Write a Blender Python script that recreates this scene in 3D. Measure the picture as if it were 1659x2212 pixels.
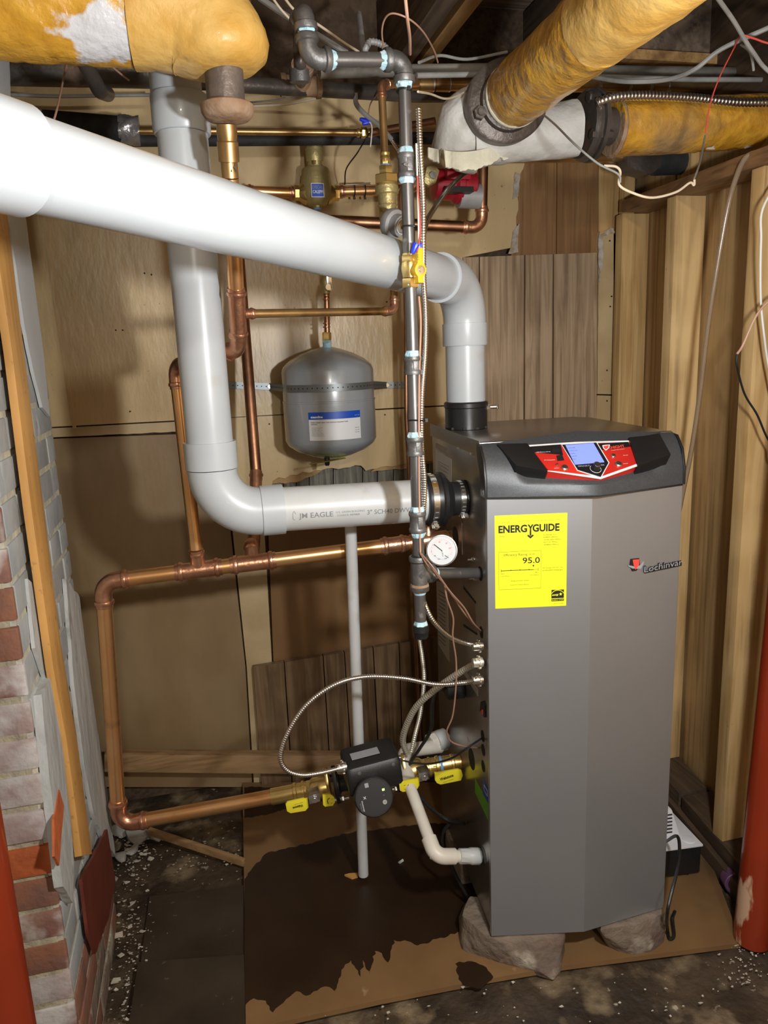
import bpy, bmesh, math, random
from math import radians, sin, cos, tan, pi, sqrt
from mathutils import Vector, Matrix, noise
random.seed(7)
S = bpy.context.scene
for o in list(bpy.data.objects): bpy.data.objects.remove(o)

# ------------------------------------------------------------ camera, world, lights, exposure
F, CX, CY = 1600.0, 829.5, 1106.0
PITCH, ROLL, YAW = radians(12.0), radians(2.3), radians(13.6)
CAM = Vector((0, 0, 1.34))
fw = Vector((sin(YAW)*cos(PITCH), cos(YAW)*cos(PITCH), -sin(PITCH)))
r0 = Vector((cos(YAW), -sin(YAW), 0)); u0 = r0.cross(fw)
rt = r0*cos(ROLL) - u0*sin(ROLL); up = u0*cos(ROLL) + r0*sin(ROLL)
cd = bpy.data.cameras.new('camera'); cam = bpy.data.objects.new('camera', cd); S.collection.objects.link(cam)
cam.matrix_world = Matrix(((rt.x, up.x, -fw.x, CAM.x), (rt.y, up.y, -fw.y, CAM.y), (rt.z, up.z, -fw.z, CAM.z), (0, 0, 0, 1)))
cd.sensor_fit = 'HORIZONTAL'; cd.sensor_width = 36.0; cd.lens = 36.0*F/1659.0; cd.clip_start = 0.02
S.camera = cam
w = bpy.data.worlds.new('world'); S.world = w; w.use_nodes = True
w.node_tree.nodes['Background'].inputs[0].default_value = (0.92, 0.96, 1.0, 1)
w.node_tree.nodes['Background'].inputs[1].default_value = 0.08
def lamp(name, loc, power, radius, col=(1, 1, 1)):
    l = bpy.data.lights.new(name, 'POINT'); l.energy = power; l.shadow_soft_size = radius; l.color = col
    o = bpy.data.objects.new(name, l); o.location = loc; S.collection.objects.link(o); return o
lamp('handheld_lamp', (0.475, 0.35, 1.39), 25, 0.032, (0.98, 0.99, 1.0))
lamp('fill_lamp', (0.1, -1.2, 1.98), 24, 0.06, (1.0, 0.95, 0.87))  # fill light added behind the camera to lift the shadows, no real fixture
S.view_settings.view_transform = 'Standard'; S.view_settings.look = 'None'
S.view_settings.exposure = 0.85; S.view_settings.gamma = 1.0
try: S.view_settings.use_curve_mapping = False
except Exception: pass

# ------------------------------------------------------------ places: sight line met with a real plane of the room
def ray(px, py): return fw + rt*((px-CX)/F) - up*((py-CY)/F)
def P(px, py, Y): d = ray(px, py); return CAM + d*(Y/d.y)
def PX(px, py, X): d = ray(px, py); return CAM + d*(X/d.x)
def PZ(px, py, Z): d = ray(px, py); return CAM + d*((Z-CAM.z)/d.z)
def hit(px, py, p0, n): d = ray(px, py); return CAM + d*((p0-CAM).dot(n)/d.dot(n))
def V(*a): return Vector(a)

# ------------------------------------------------------------ materials
def mat(name, col, rough=0.6, metal=0.0, col2=None, scale=8.0, stretch=(1, 1, 1), contrast=(0.35, 0.65), bump=0.0, bscale=None, detail=4,
        spots=None, blot=None, emit=None, spec=0.5, coat=0.0, dist=0.0, bdist=0.004):
    m = bpy.data.materials.new(name); m.use_nodes = True; nt = m.node_tree; N = nt.nodes; L = nt.links
    b = N['Principled BSDF']; c = (*col, 1)
    b.inputs['Base Color'].default_value = c; b.inputs['Roughness'].default_value = rough; b.inputs['Metallic'].default_value = metal
    b.inputs['Specular IOR Level'].default_value = spec; b.inputs['Coat Weight'].default_value = coat
    if emit:
        b.inputs['Emission Color'].default_value = (*emit[0], 1); b.inputs['Emission Strength'].default_value = emit[1]
    tc = N.new('ShaderNodeTexCoord'); mp = N.new('ShaderNodeMapping'); mp.inputs['Scale'].default_value = stretch
    L.new(tc.outputs['Object'], mp.inputs['Vector'])
    out = None
    if col2:
        t = N.new('ShaderNodeTexNoise'); t.inputs['Scale'].default_value = scale; t.inputs['Detail'].default_value = detail; t.inputs['Distortion'].default_value = dist
        L.new(mp.outputs[0], t.inputs['Vector'])
        r = N.new('ShaderNodeValToRGB'); r.color_ramp.elements[0].position = contrast[0]; r.color_ramp.elements[1].position = contrast[1]
        r.color_ramp.elements[0].color = c; r.color_ramp.elements[1].color = (*col2, 1)
        L.new(t.outputs['Fac'], r.inputs[0]); out = r.outputs[0]
    for sp in (spots or []):   # (colour, scale, lo, hi, stretch)
        t = N.new('ShaderNodeTexNoise'); t.inputs['Scale'].default_value = sp[1]; t.inputs['Detail'].default_value = 5
        t.noise_dimensions = '4D'; t.inputs['W'].default_value = sp[1]*1.7
        if len(sp) > 4:
            mq = N.new('ShaderNodeMapping'); mq.inputs['Scale'].default_value = sp[4]; L.new(tc.outputs['Object'], mq.inputs['Vector']); L.new(mq.outputs[0], t.inputs['Vector'])
        else: L.new(tc.outputs['Object'], t.inputs['Vector'])
        r = N.new('ShaderNodeMapRange'); r.inputs[1].default_value = sp[2]; r.inputs[2].default_value = sp[3]; L.new(t.outputs['Fac'], r.inputs[0])
        mx = N.new('ShaderNodeMixRGB'); L.new(r.outputs[0], mx.inputs[0])
        if out: L.new(out, mx.inputs[1])
        else: mx.inputs[1].default_value = c
        mx.inputs[2].default_value = (*sp[0], 1); out = mx.outputs[0]
    for bl in (blot or []):   # (colour, centre, radius, roughness of the edge)
        sb = N.new('ShaderNodeVectorMath'); sb.operation = 'DISTANCE'; L.new(tc.outputs['Object'], sb.inputs[0]); sb.inputs[1].default_value = bl[1]
        t = N.new('ShaderNodeTexNoise'); t.inputs['Scale'].default_value = 22; t.inputs['Detail'].default_value = 6; L.new(mp.outputs[0], t.inputs['Vector'])
        ad = N.new('ShaderNodeMath'); ad.operation = 'MULTIPLY_ADD'; L.new(t.outputs['Fac'], ad.inputs[0]); ad.inputs[1].default_value = bl[3]; L.new(sb.outputs['Value'], ad.inputs[2])
        r = N.new('ShaderNodeMapRange'); r.inputs[1].default_value = bl[2]+bl[3]*.5+.008; r.inputs[2].default_value = bl[2]+bl[3]*.5-.004; L.new(ad.outputs[0], r.inputs[0])
        mx = N.new('ShaderNodeMixRGB'); L.new(r.outputs[0], mx.inputs[0])
        if out: L.new(out, mx.inputs[1])
        else: mx.inputs[1].default_value = c
        mx.inputs[2].default_value = (*bl[0], 1); out = mx.outputs[0]
    if out: L.new(out, b.inputs['Base Color'])
    if bump:
        t = N.new('ShaderNodeTexNoise'); t.inputs['Scale'].default_value = bscale or scale*3; t.inputs['Detail'].default_value = 5
        L.new(mp.outputs[0], t.inputs['Vector']); bp = N.new('ShaderNodeBump'); bp.inputs['Strength'].default_value = bump; bp.inputs['Distance'].default_value = bdist
        L.new(t.outputs['Fac'], bp.inputs['Height']); L.new(bp.outputs[0], b.inputs['Normal'])
    return m
def wood(name, a, b, axis='z', scale=14, rough=0.55, knots=None, spots=None, bump=0.15, k=9):
    st = {'x': (1/k, 1, 1), 'y': (1, 1/k, 1), 'z': (1, 1, 1/k)}[axis]; sf = {'x': (.03, 1, 1), 'y': (1, .03, 1), 'z': (1, 1, .03)}[axis]
    sp = [(tuple(c*.62 for c in b), 75, 0.50, 0.72, sf), (tuple(min(1, c*1.12) for c in a), 3.1, 0.52, 0.70)] + (spots or [])
    return mat(name, a, rough, 0, b, scale, st, (0.38, 0.63), bump, scale*2.5, 6, sp, dist=1.8)
M = {}
M['pvc'] = mat('pvc', (0.55, 0.59, 0.615), 0.33, 0, (0.50, 0.54, 0.565), 6, (1, 1, 1), spots=[((0.5, 0.5, 0.48), 14, 0.70, 0.80)], bump=0.02, coat=0.2)
M['pvc_dirty'] = mat('pvc_dirty', (0.63, 0.65, 0.65), 0.36, 0, (0.55, 0.56, 0.54), 8, (1, 1, 1), spots=[((0.42, 0.36, 0.28), 11, 0.64, 0.8)], bump=0.02, coat=0.2)
M['cream_pvc'] = mat('cream_pvc', (0.80, 0.76, 0.66), 0.4, 0, (0.68, 0.63, 0.54), 12, bump=0.03)
M['ink'] = mat('ink', (0.25, 0.26, 0.27), 0.6)
M['copper'] = mat('copper', (0.96, 0.57, 0.27), 0.29, .88, (0.88, 0.47, 0.19), 9, (1, 1, 1), bump=0.04, spots=[((0.52, 0.26, 0.14), 16, 0.64, 0.80)])
M['copper_fit'] = mat('copper_fit', (0.86, 0.47, 0.29), 0.3, .9, (0.60, 0.30, 0.18), 30, bump=0.25, bscale=90)
M['copper_old'] = mat('copper_old', (0.52, 0.27, 0.15), 0.4, 1, (0.30, 0.15, 0.09), 14, bump=0.08)
M['copper_tan'] = mat('copper_tan', (0.66, 0.43, 0.18), 0.36, .85, (0.42, 0.25, 0.10), 14, bump=0.06)
M['solder'] = mat('solder', (0.75, 0.74, 0.7), 0.35, 1)
M['brass'] = mat('brass', (0.92, 0.70, 0.28), 0.27, .88, (0.78, 0.57, 0.21), 20, bump=0.08)
M['brass_cast'] = mat('brass_cast', (0.56, 0.47, 0.22), 0.42, 0.55, (0.44, 0.36, 0.16), 20, bump=0.35, bscale=160)
M['chrome'] = mat('chrome', (0.85, 0.85, 0.83), 0.18, 1)
M['zinc'] = mat('zinc', (0.72, 0.72, 0.70), 0.32, 1, (0.5, 0.5, 0.48), 60)
M['armour'] = mat('armour', (0.88, 0.87, 0.84), 0.24, 1)
M['armour_beige'] = mat('armour_beige', (0.74, 0.70, 0.58), 0.35, 0.7)
M['iron'] = mat('iron', (0.17, 0.17, 0.17), 0.34, 0.75, (0.26, 0.255, 0.25), 14, (1, 1, 0.4), bump=0.1, bscale=60, spots=[((0.42, 0.42, 0.42), 60, 0.62, 0.7)])
M['iron_fit'] = mat('iron_fit', (0.24, 0.235, 0.23), 0.5, 0.7, (0.15, 0.145, 0.14), 40, bump=0.5, bscale=240, bdist=0.001)
M['iron_black'] = mat('iron_black', (0.055, 0.052, 0.05), 0.35, 0.4, (0.12, 0.10, 0.085), 9, bump=0.3, bscale=70, spots=[((0.28, 0.16, 0.08), 12, 0.60, 0.78)])
M['iron_dusty'] = mat('iron_dusty', (0.06, 0.055, 0.05), 0.7, 0.2, (0.34, 0.32, 0.27), 5, bump=0.3, bscale=80)
M['rust'] = mat('rust', (0.30, 0.17, 0.09), 0.85, 0.1, (0.42, 0.30, 0.20), 30, bump=0.6, bscale=90)
M['cast_brown'] = mat('cast_brown', (0.13, 0.11, 0.10), 0.45, 0.5, (0.24, 0.20, 0.17), 20, bump=0.4, bscale=90, spots=[((0.38, 0.19, 0.08), 9, 0.58, 0.7)])
M['flange_iron'] = mat('flange_iron', (0.085, 0.070, 0.060), 0.40, 0.4, (0.13, 0.11, 0.095), 20, bump=0.3, bscale=120)
M['dope'] = mat('dope', (0.42, 0.70, 0.82), 0.55, 0, (0.62, 0.80, 0.86), 60, bump=0.5, bscale=200)
M['dope_blue'] = mat('dope_blue', (0.16, 0.36, 0.80), 0.5, 0, (0.3, 0.5, 0.85), 60, bump=0.3)
M['foam'] = mat('foam', (0.02, 0.022, 0.022), 0.7, 0, (0.04, 0.04, 0.04), 30, bump=0.3)
M['duct_tape'] = mat('duct_tape', (0.50, 0.50, 0.50), 0.3, 0.6, (0.3, 0.3, 0.3), 20, bump=1.0, bscale=25, bdist=0.01)
M['black_plastic'] = mat('black_plastic', (0.011, 0.0115, 0.012), 0.42, 0, (0.016, 0.016, 0.016), 200, bump=0.1, bscale=500)
M['black_matte'] = mat('black_matte', (0.02, 0.02, 0.02), 0.6)
M['rubber'] = mat('rubber', (0.013, 0.014, 0.015), 0.36, 0, (0.018, 0.018, 0.018), 20)
M['console'] = mat('console', (0.055, 0.06, 0.065), 0.42, 0.2, (0.07, 0.075, 0.08), 300, bump=0.35, bscale=900, bdist=0.0006)
M['console_dark'] = mat('console_dark', (0.011, 0.011, 0.012), 0.42)
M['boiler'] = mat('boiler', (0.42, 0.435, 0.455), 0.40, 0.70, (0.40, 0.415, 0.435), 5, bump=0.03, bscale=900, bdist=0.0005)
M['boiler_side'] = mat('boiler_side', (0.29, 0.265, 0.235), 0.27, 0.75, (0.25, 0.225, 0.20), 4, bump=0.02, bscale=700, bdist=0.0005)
M['hole'] = mat('hole', (0.006, 0.005, 0.005), 0.8)
M['yellow_label'] = mat('yellow_label', (0.93, 0.93, 0.02), 0.5, 0, (0.88, 0.89, 0.02), 6)
M['label_white'] = mat('label_white', (0.78, 0.80, 0.80), 0.5)
M['label_grey'] = mat('label_grey', (0.42, 0.39, 0.33), 0.5)
M['print_black'] = mat('print_black', (0.012, 0.012, 0.01), 0.5)
M['print_olive'] = mat('print_olive', (0.15, 0.15, 0.01), 0.5)
M['print_white'] = mat('print_white', (0.85, 0.85, 0.85), 0.5)
M['print_grey'] = mat('print_grey', (0.33, 0.34, 0.36), 0.5)
M['blue_label'] = mat('blue_label', (0.01, 0.08, 0.52), 0.4)
M['green_label'] = mat('green_label', (0.13, 0.42, 0.02), 0.5)
M['red_panel'] = mat('red_panel', (0.72, 0.035, 0.02), 0.35, 0, (0.50, 0.02, 0.015), 6)
M['red_bright'] = mat('red_bright', (0.85, 0.08, 0.06), 0.4)
M['lcd'] = mat('lcd', (0.15, 0.18, 0.6), 0.3, emit=((0.14, 0.20, 0.92), 0.75))
M['green_led'] = mat('green_led', (0.2, 0.8, 0.1), 0.3, emit=((0.35, 1.0, 0.1), 2.5))
M['tank'] = mat('tank', (0.36, 0.39, 0.41), 0.25, 0.1, (0.34, 0.37, 0.39), 6, coat=0.5)
M['strap'] = mat('strap', (0.24, 0.27, 0.28), 0.42, 0.7)
M['olive_tag'] = mat('olive_tag', (0.55, 0.58, 0.12), 0.5)
M['yellow_handle'] = mat('yellow_handle', (0.92, 0.80, 0.04), 0.38, 0, coat=0.3)
M['gas_yellow'] = mat('gas_yellow', (0.84, 0.52, 0.02), 0.4)
M['wirenut'] = mat('wirenut', (0.02, 0.05, 0.75), 0.35)
M['wire_red'] = mat('wire_red', (0.75, 0.10, 0.07), 0.45)
M['wire_white'] = mat('wire_white', (0.82, 0.80, 0.74), 0.5)
M['wire_cream'] = mat('wire_cream', (0.74, 0.64, 0.46), 0.55, 0, (0.6, 0.5, 0.36), 20)
M['wire_brown'] = mat('wire_brown', (0.30, 0.17, 0.115), 0.45)
M['wire_tan'] = mat('wire_tan', (0.55, 0.32, 0.22), 0.45)
M['wire_grey'] = mat('wire_grey', (0.34, 0.34, 0.32), 0.55, 0, (0.24, 0.24, 0.22), 20)
M['conduit'] = mat('conduit', (0.42, 0.42, 0.42), 0.5, 0.2, (0.32, 0.32, 0.32), 20)
M['clear_tube'] = mat('clear_tube', (0.55, 0.42, 0.28), 0.12, 0.0, coat=1.0)
M['clear_tube'].node_tree.nodes['Principled BSDF'].inputs['Transmission Weight'].default_value = 0.55
M['red_pump'] = mat('red_pump', (0.40, 0.012, 0.03), 0.4, 0, (0.32, 0.01, 0.02), 30, bump=0.1)
M['red_pole'] = mat('red_pole', (0.20, 0.022, 0.006), 0.32, 0, (0.16, 0.018, 0.005), 5, bump=0.05, coat=0.3)
M['red_pole_worn'] = mat('red_pole_worn', (0.30, 0.032, 0.008), 0.32, 0, (0.25, 0.026, 0.007), 5, bump=0.05, coat=0.3, spots=[((0.62, 0.40, 0.26), 10, 0.66, 0.68, (1, 1, 0.3))])
M['wrap'] = mat('wrap', (0.76, 0.42, 0.055), 0.3, 0, (0.58, 0.29, 0.03), 9, (1, 1, 1), bump=1.0, bscale=26, dist=2.5, coat=0.35, bdist=0.012)
M['wrap_pale'] = mat('wrap_pale', (0.78, 0.50, 0.15), 0.42, 0, (0.66, 0.36, 0.07), 12, bump=0.6, bscale=40, coat=0.15, bdist=0.006)
M['wrap_worn'] = mat('wrap_worn', (0.76, 0.42, 0.055), 0.32, 0, (0.60, 0.30, 0.03), 9, bump=0.9, bscale=26, dist=2.5, coat=0.3, bdist=0.01,
    blot=[((0.72, 0.73, 0.76), tuple(P(225, 105, 1.25)-P(487, 200, 1.32)), .055, .14), ((0.72, 0.73, 0.76), tuple(P(275, 120, 1.26)-P(487, 200, 1.32)), .04, .06)])
M['wrap_side'] = mat('wrap_side', (0.72, 0.38, 0.04), 0.34, 0, (0.50, 0.23, 0.02), 9, bump=0.9, bscale=30, dist=2.5, coat=0.25, bdist=0.01, spots=[((0.28, 0.19, 0.10), 6, 0.56, 0.75)])
M['plaster'] = mat('plaster', (0.80, 0.80, 0.77), 0.6, 0, (0.62, 0.61, 0.57), 9, bump=0.8, bscale=22, bdist=0.008, spots=[((0.30, 0.25, 0.19), 11, 0.55, 0.72), ((0.5, 0.48, 0.42), 4, .5, .65)])
M['canvas'] = mat('canvas', (0.80, 0.78, 0.62), 0.8, 0, (0.68, 0.66, 0.52), 20, bump=0.6)
WS = [((0.26, 0.17, 0.09), 60, 0.70, 0.76), ((0.34, 0.24, 0.13), 3.0, 0.52, 0.75, (1, 1, 0.4))]
M['gold'] = mat('gold', (0.70, 0.525, 0.28), 0.34, 0, (0.58, 0.42, 0.205), 5, (1, 1, 0.35), (0.4, 0.62), bump=0.25, bscale=70, spots=WS)
M['gold_strip'] = mat('gold_strip', (0.62, 0.48, 0.27), 0.42, 0, (0.50, 0.37, 0.19), 8, bump=0.1, spots=[((0.2, 0.12, 0.06), 70, 0.70, 0.76)])
M['brown_panel'] = mat('brown_panel', (0.33, 0.23, 0.12), 0.42, 0, (0.26, 0.17, 0.08), 6, (1, 1, 0.5), bump=0.15, bscale=50, spots=[((0.13, 0.075, 0.035), 3, 0.5, 0.8, (1, 1, 0.4))])
M['orange_panel'] = mat('orange_panel', (0.27, 0.145, 0.055), 0.45, 0, (0.18, 0.09, 0.035), 4, (1, 1, 0.5), bump=0.12)
M['torn'] = mat('torn', (0.62, 0.60, 0.55), 0.9, 0, (0.4, 0.3, 0.2), 40, bump=0.8)
M['torn_brown'] = mat('torn_brown', (0.50, 0.32, 0.15), 0.9, 0, (0.42, 0.26, 0.12), 40, bump=0.6)
M['panelling'] = wood('panelling', (0.52, 0.385, 0.25), (0.34, 0.235, 0.14), 'z', 38, 0.4, k=16)
M['panelling_dark'] = wood('panelling_dark', (0.26, 0.165, 0.085), (0.14, 0.085, 0.042), 'z', 34, 0.4, k=14)
M['weathered'] = wood('weathered', (0.26, 0.25, 0.20), (0.13, 0.125, 0.10), 'z', 40, 0.8, k=10)
M['plank_brown'] = wood('plank_brown', (0.37, 0.205, 0.085), (0.29, 0.15, 0.06), 'z', 20, 0.5, spots=[((0.10, 0.05, 0.025), 26, 0.72, 0.76)])
M['pine'] = wood('pine', (0.72, 0.49, 0.22), (0.56, 0.345, 0.135), 'z', 22, 0.42, k=12, spots=[((0.24, 0.11, 0.04), 19, 0.72, 0.76)])
M['pine_bright'] = wood('pine_bright', (0.80, 0.575, 0.28), (0.66, 0.43, 0.185), 'z', 22, 0.38, k=12, spots=[((0.26, 0.12, 0.04), 17, 0.71, 0.75)])
M['sheathing'] = wood('sheathing', (0.56, 0.375, 0.17), (0.40, 0.25, 0.105), 'z', 16, 0.55, k=10, spots=[((0.20, 0.12, 0.06), 5, 0.60, 0.78)])
M['dark_timber'] = wood('dark_timber', (0.12, 0.075, 0.042), (0.06, 0.038, 0.022), 'y', 18, 0.8)
M['brown_board'] = wood('brown_board', (0.36, 0.20, 0.085), (0.20, 0.105, 0.045), 'y', 26, 0.5, k=12)
M['joist'] = wood('joist', (0.21, 0.15, 0.10), (0.11, 0.078, 0.055), 'y', 20, 0.8)
M['joist_light'] = wood('joist_light', (0.50, 0.30, 0.12), (0.34, 0.19, 0.07), 'y', 20, 0.6)
M['deck'] = wood('deck', (0.34, 0.26, 0.185), (0.17, 0.125, 0.09), 'x', 30, 0.85, k=14)
M['rail_wood'] = wood('rail_wood', (0.40, 0.25, 0.12), (0.26, 0.15, 0.065), 'x', 26, 0.55, spots=[((0.10, 0.05, 0.02), 22, 0.68, 0.74)])
M['orange_strip'] = wood('orange_strip', (0.60, 0.32, 0.095), (0.48, 0.24, 0.065), 'z', 14, 0.5, spots=[((0.42, 0.22, 0.08), 60, 0.62, 0.7)])
M['mortar'] = mat('mortar', (0.50, 0.45, 0.32), 0.95, 0, (0.34, 0.30, 0.22), 30, bump=1.0, bscale=60, bdist=0.006)
M['mortar_grey'] = mat('mortar_grey', (0.42, 0.42, 0.38), 0.9, 0, (0.56, 0.52, 0.38), 14, bump=1.0, bscale=45, bdist=0.006)
def brickmat(n, a, b, white, lo): return mat(n, a, 0.85, 0, b, 16, contrast=(.42, .6), bump=0.9, bscale=50, bdist=0.004, spots=[(white, 9, lo, lo+0.12)])
M['brick_a'] = brickmat('brick_a', (0.27, 0.115, 0.065), (0.20, 0.10, 0.075), (0.52, 0.50, 0.47), 0.60)
M['brick_b'] = brickmat('brick_b', (0.22, 0.105, 0.085), (0.30, 0.17, 0.12), (0.60, 0.58, 0.56), 0.50)
M['brick_c'] = brickmat('brick_c', (0.50, 0.12, 0.03), (0.42, 0.10, 0.03), (0.62, 0.57, 0.52), 0.62)
M['brick_white'] = brickmat('brick_white', (0.52, 0.49, 0.47), (0.36, 0.27, 0.25), (0.24, 0.12, 0.10), 0.62)
M['brick_grey'] = mat('brick_grey', (0.30, 0.33, 0.34), 0.62, 0, (0.40, 0.42, 0.42), 9, bump=0.5, bscale=40, spots=[((0.52, 0.54, 0.53), 14, 0.60, 0.70, (1, 1, 0.4)), ((0.2, 0.22, 0.22), 25, 0.66, 0.74)])
M['render_grey'] = mat('render_grey', (0.40, 0.42, 0.41), 0.72, 0, (0.50, 0.51, 0.50), 7, (1, 1, 0.5), bump=0.8, bscale=30, bdist=0.008, spots=[((0.22, 0.22, 0.20), 12, 0.62, 0.72)])
M['render_pale'] = mat('render_pale', (0.56, 0.59, 0.60), 0.5, 0, (0.50, 0.52, 0.53), 6, (1, 1, 0.4), bump=0.2, bscale=30)
M['red_paint'] = mat('red_paint', (0.17, 0.035, 0.02), 0.45, 0, (0.12, 0.022, 0.015), 9, bump=0.2, spots=[((0.35, 0.32, 0.28), 12, 0.68, 0.74, (1, 1, 0.3))])
M['ground'] = mat('ground', (0.085, 0.058, 0.034), 0.6, 0, (0.03, 0.02, 0.012), 7, bump=1.0, bscale=22, bdist=0.012, spots=[((0.24, 0.18, 0.105), 11, 0.54, 0.68), ((0.42, 0.37, 0.28), 45, 0.66, 0.72)])
M['chips'] = mat('chips', (0.62, 0.57, 0.46), 0.7, 0, (0.45, 0.42, 0.36), 30)
M['debris_grey'] = mat('debris_grey', (0.30, 0.29, 0.25), 0.85, 0, (0.42, 0.41, 0.38), 16, bump=0.5)
M['dark_mat'] = mat('dark_mat', (0.055, 0.042, 0.028), 0.5, 0, (0.03, 0.021, 0.013), 5, bump=0.3, bscale=30, spots=[((0.20, 0.17, 0.12), 14, 0.68, 0.74), ((0.14, 0.12, 0.09), 60, 0.66, 0.75)])
M['ply'] = mat('ply', (0.26, 0.15, 0.062), 0.45, 0, (0.20, 0.11, 0.046), 5, bump=0.1, spots=[((0.14, 0.08, 0.04), 4, 0.56, 0.72), ((0.36, 0.25, 0.13), 30, 0.68, 0.76)])
M['wet'] = mat('wet', (0.022, 0.010, 0.004), 0.42, 0, (0.034, 0.017, 0.007), 6, bump=0.05, spots=[((0.13, 0.09, 0.05), 26, 0.70, 0.80)])
M['stone'] = mat('stone', (0.24, 0.19, 0.14), 0.85, 0, (0.15, 0.105, 0.085), 9, bump=1.0, bscale=35, bdist=0.01, spots=[((0.46, 0.41, 0.32), 13, 0.56, 0.68), ((0.20, 0.10, 0.08), 6, 0.60, 0.72)])
M['pump_white'] = mat('pump_white', (0.78, 0.79, 0.82), 0.45)
M['purple'] = mat('purple', (0.16, 0.07, 0.16), 0.5)
M['white_wall'] = mat('white_wall', (0.55, 0.52, 0.46), 0.9, 0, (0.42, 0.39, 0.34), 5, bump=0.4)

# ------------------------------------------------------------ mesh building
ORG = {}
class MB:
    def __init__(s): s.v = []; s.f = []
    def add(s, vs, fs):
        n = len(s.v); s.v += [Vector(a) for a in vs]; s.f += [[i+n for i in f] for f in fs]; return s
    def hexa(s, p):  # 8 corners: bottom 4 ccw, top 4
        return s.add(p, [(0, 3, 2, 1), (4, 5, 6, 7), (0, 1, 5, 4), (1, 2, 6, 5), (2, 3, 7, 6), (3, 0, 4, 7)])
    def box(s, c, ex, ey, ez):
        c = Vector(c)
        return s.hexa([c+ex*a+ey*b+ez*d for d in (-.5, .5) for a, b in ((-.5, -.5), (.5, -.5), (.5, .5), (-.5, .5))])
    def bx(s, x0, x1, y0, y1, z0, z1):
        return s.hexa([(x, y, z) for z in (z0, z1) for x, y in ((x0, y0), (x1, y0), (x1, y1), (x0, y1))])
    def prism(s, pts, d):
        pts = [Vector(p) for p in pts]; n = len(pts)
        return s.add(pts + [p+d for p in pts], [list(range(n))[::-1], [n+i for i in range(n)]] + [(i, (i+1) % n, n+(i+1) % n, n+i) for i in range(n)])
    def rings(s, R, cap=True):
        n = len(R[0]); m = len(R); vs = [p for r in R for p in r]; fs = []
        for i in range(m-1):
            for j in range(n): fs.append((i*n+j, i*n+(j+1) % n, (i+1)*n+(j+1) % n, (i+1)*n+j))
        if cap: fs.append(list(range(n))[::-1]); fs.append([(m-1)*n+j for j in range(n)])
        return s.add(vs, fs)
    def lathe(s, p, d, prof, n=24, cap=True, side=None):
        p = Vector(p); d = Vector(d).normalized(); a = (side or d.orthogonal()); a = (a - d*a.dot(d)).normalized(); b = d.cross(a)
        return s.rings([[p+d*t+(a*cos(2*pi*k/n)+b*sin(2*pi*k/n))*max(r, 1e-5) for k in range(n)] for t, r in prof], cap)
    def cyl(s, p, q, r, r2=None, n=20):
        p, q = Vector(p), Vector(q); return s.lathe(p, q-p, [(0, r), ((q-p).length, r if r2 is None else r2)], n)
    def sweep(s, pts, r, n=16, cap=True):
        pts = [Vector(p) for p in pts]; pts = [p for i, p in enumerate(pts) if not i or (p-pts[i-1]).length > 1e-6]; R = []; a = None; m = len(pts); L = 0
        for i, p in enumerate(pts):
            t = (pts[min(i+1, m-1)] - pts[max(i-1, 0)]).normalized()
            if a is None: a = t.orthogonal().normalized()
            a = (a - t*a.dot(t)).normalized(); b = t.cross(a)
            if i: L += (p-pts[i-1]).length
            R.append([p+(a*cos(2*pi*k/n)+b*sin(2*pi*k/n))*(r(i, L, 2*pi*k/n) if callable(r) else r) for k in range(n)])
        return s.rings(R, cap)
    def ball(s, c, r, n=10, sc=(1, 1, 1)):
        c = Vector(c); R = []
        for i in range(n+1):
            th = pi*i/n; R.append([c+Vector((sc[0]*r*max(sin(th), 1e-3)*cos(2*pi*k/(2*n)), sc[1]*r*max(sin(th), 1e-3)*sin(2*pi*k/(2*n)), sc[2]*r*cos(th))) for k in range(2*n)])
        return s.rings(R)
def fillet(pts, R, k=8):
    pts = [Vector(p) for p in pts]; out = [pts[0]]
    for i in range(1, len(pts)-1):
        a, b, c = pts[i-1], pts[i], pts[i+1]; u = (a-b).normalized(); v = (c-b).normalized()
        th = math.acos(max(-1, min(1, u.dot(v)))); lim = .995 if len(pts) == 3 else .49; d = min(R/max(tan(th/2), 1e-3), (a-b).length*lim, (c-b).length*lim)
        if th > 3.0: out.append(b); continue
        r = d*tan(th/2); cen = b+(u+v).normalized()*(r/sin(th/2)); p, q = b+u*d-cen, b+v*d-cen
        om = p.angle(q)
        for j in range(k+1): out.append(cen+(p*sin(om*(1-j/k))+q*sin(om*j/k))/sin(om) if om > 1e-3 else b)
    return out+[pts[-1]]
def spline(pts, k=8):
    pts = [Vector(p) for p in pts]; q = [pts[0]*2-pts[1]]+pts+[pts[-1]*2-pts[-2]]; out = []
    for i in range(1, len(q)-2):
        a, b, c, d = q[i-1:i+3]
        for j in range(k):
            t = j/k; out.append(0.5*((2*b)+(c-a)*t+(2*a-5*b+4*c-d)*t*t+(3*b-a-3*c+d)*t**3))
    return out+[pts[-1]]
def resample(pts, step):
    out = [pts[0]]; acc = 0
    for a, b in zip(pts, pts[1:]):
        l = (b-a).length
        while acc+l >= step:
            t = (step-acc)/l; a = a.lerp(b, t); out.append(a); l = (b-a).length; acc = 0
        acc += l
    return out
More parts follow.
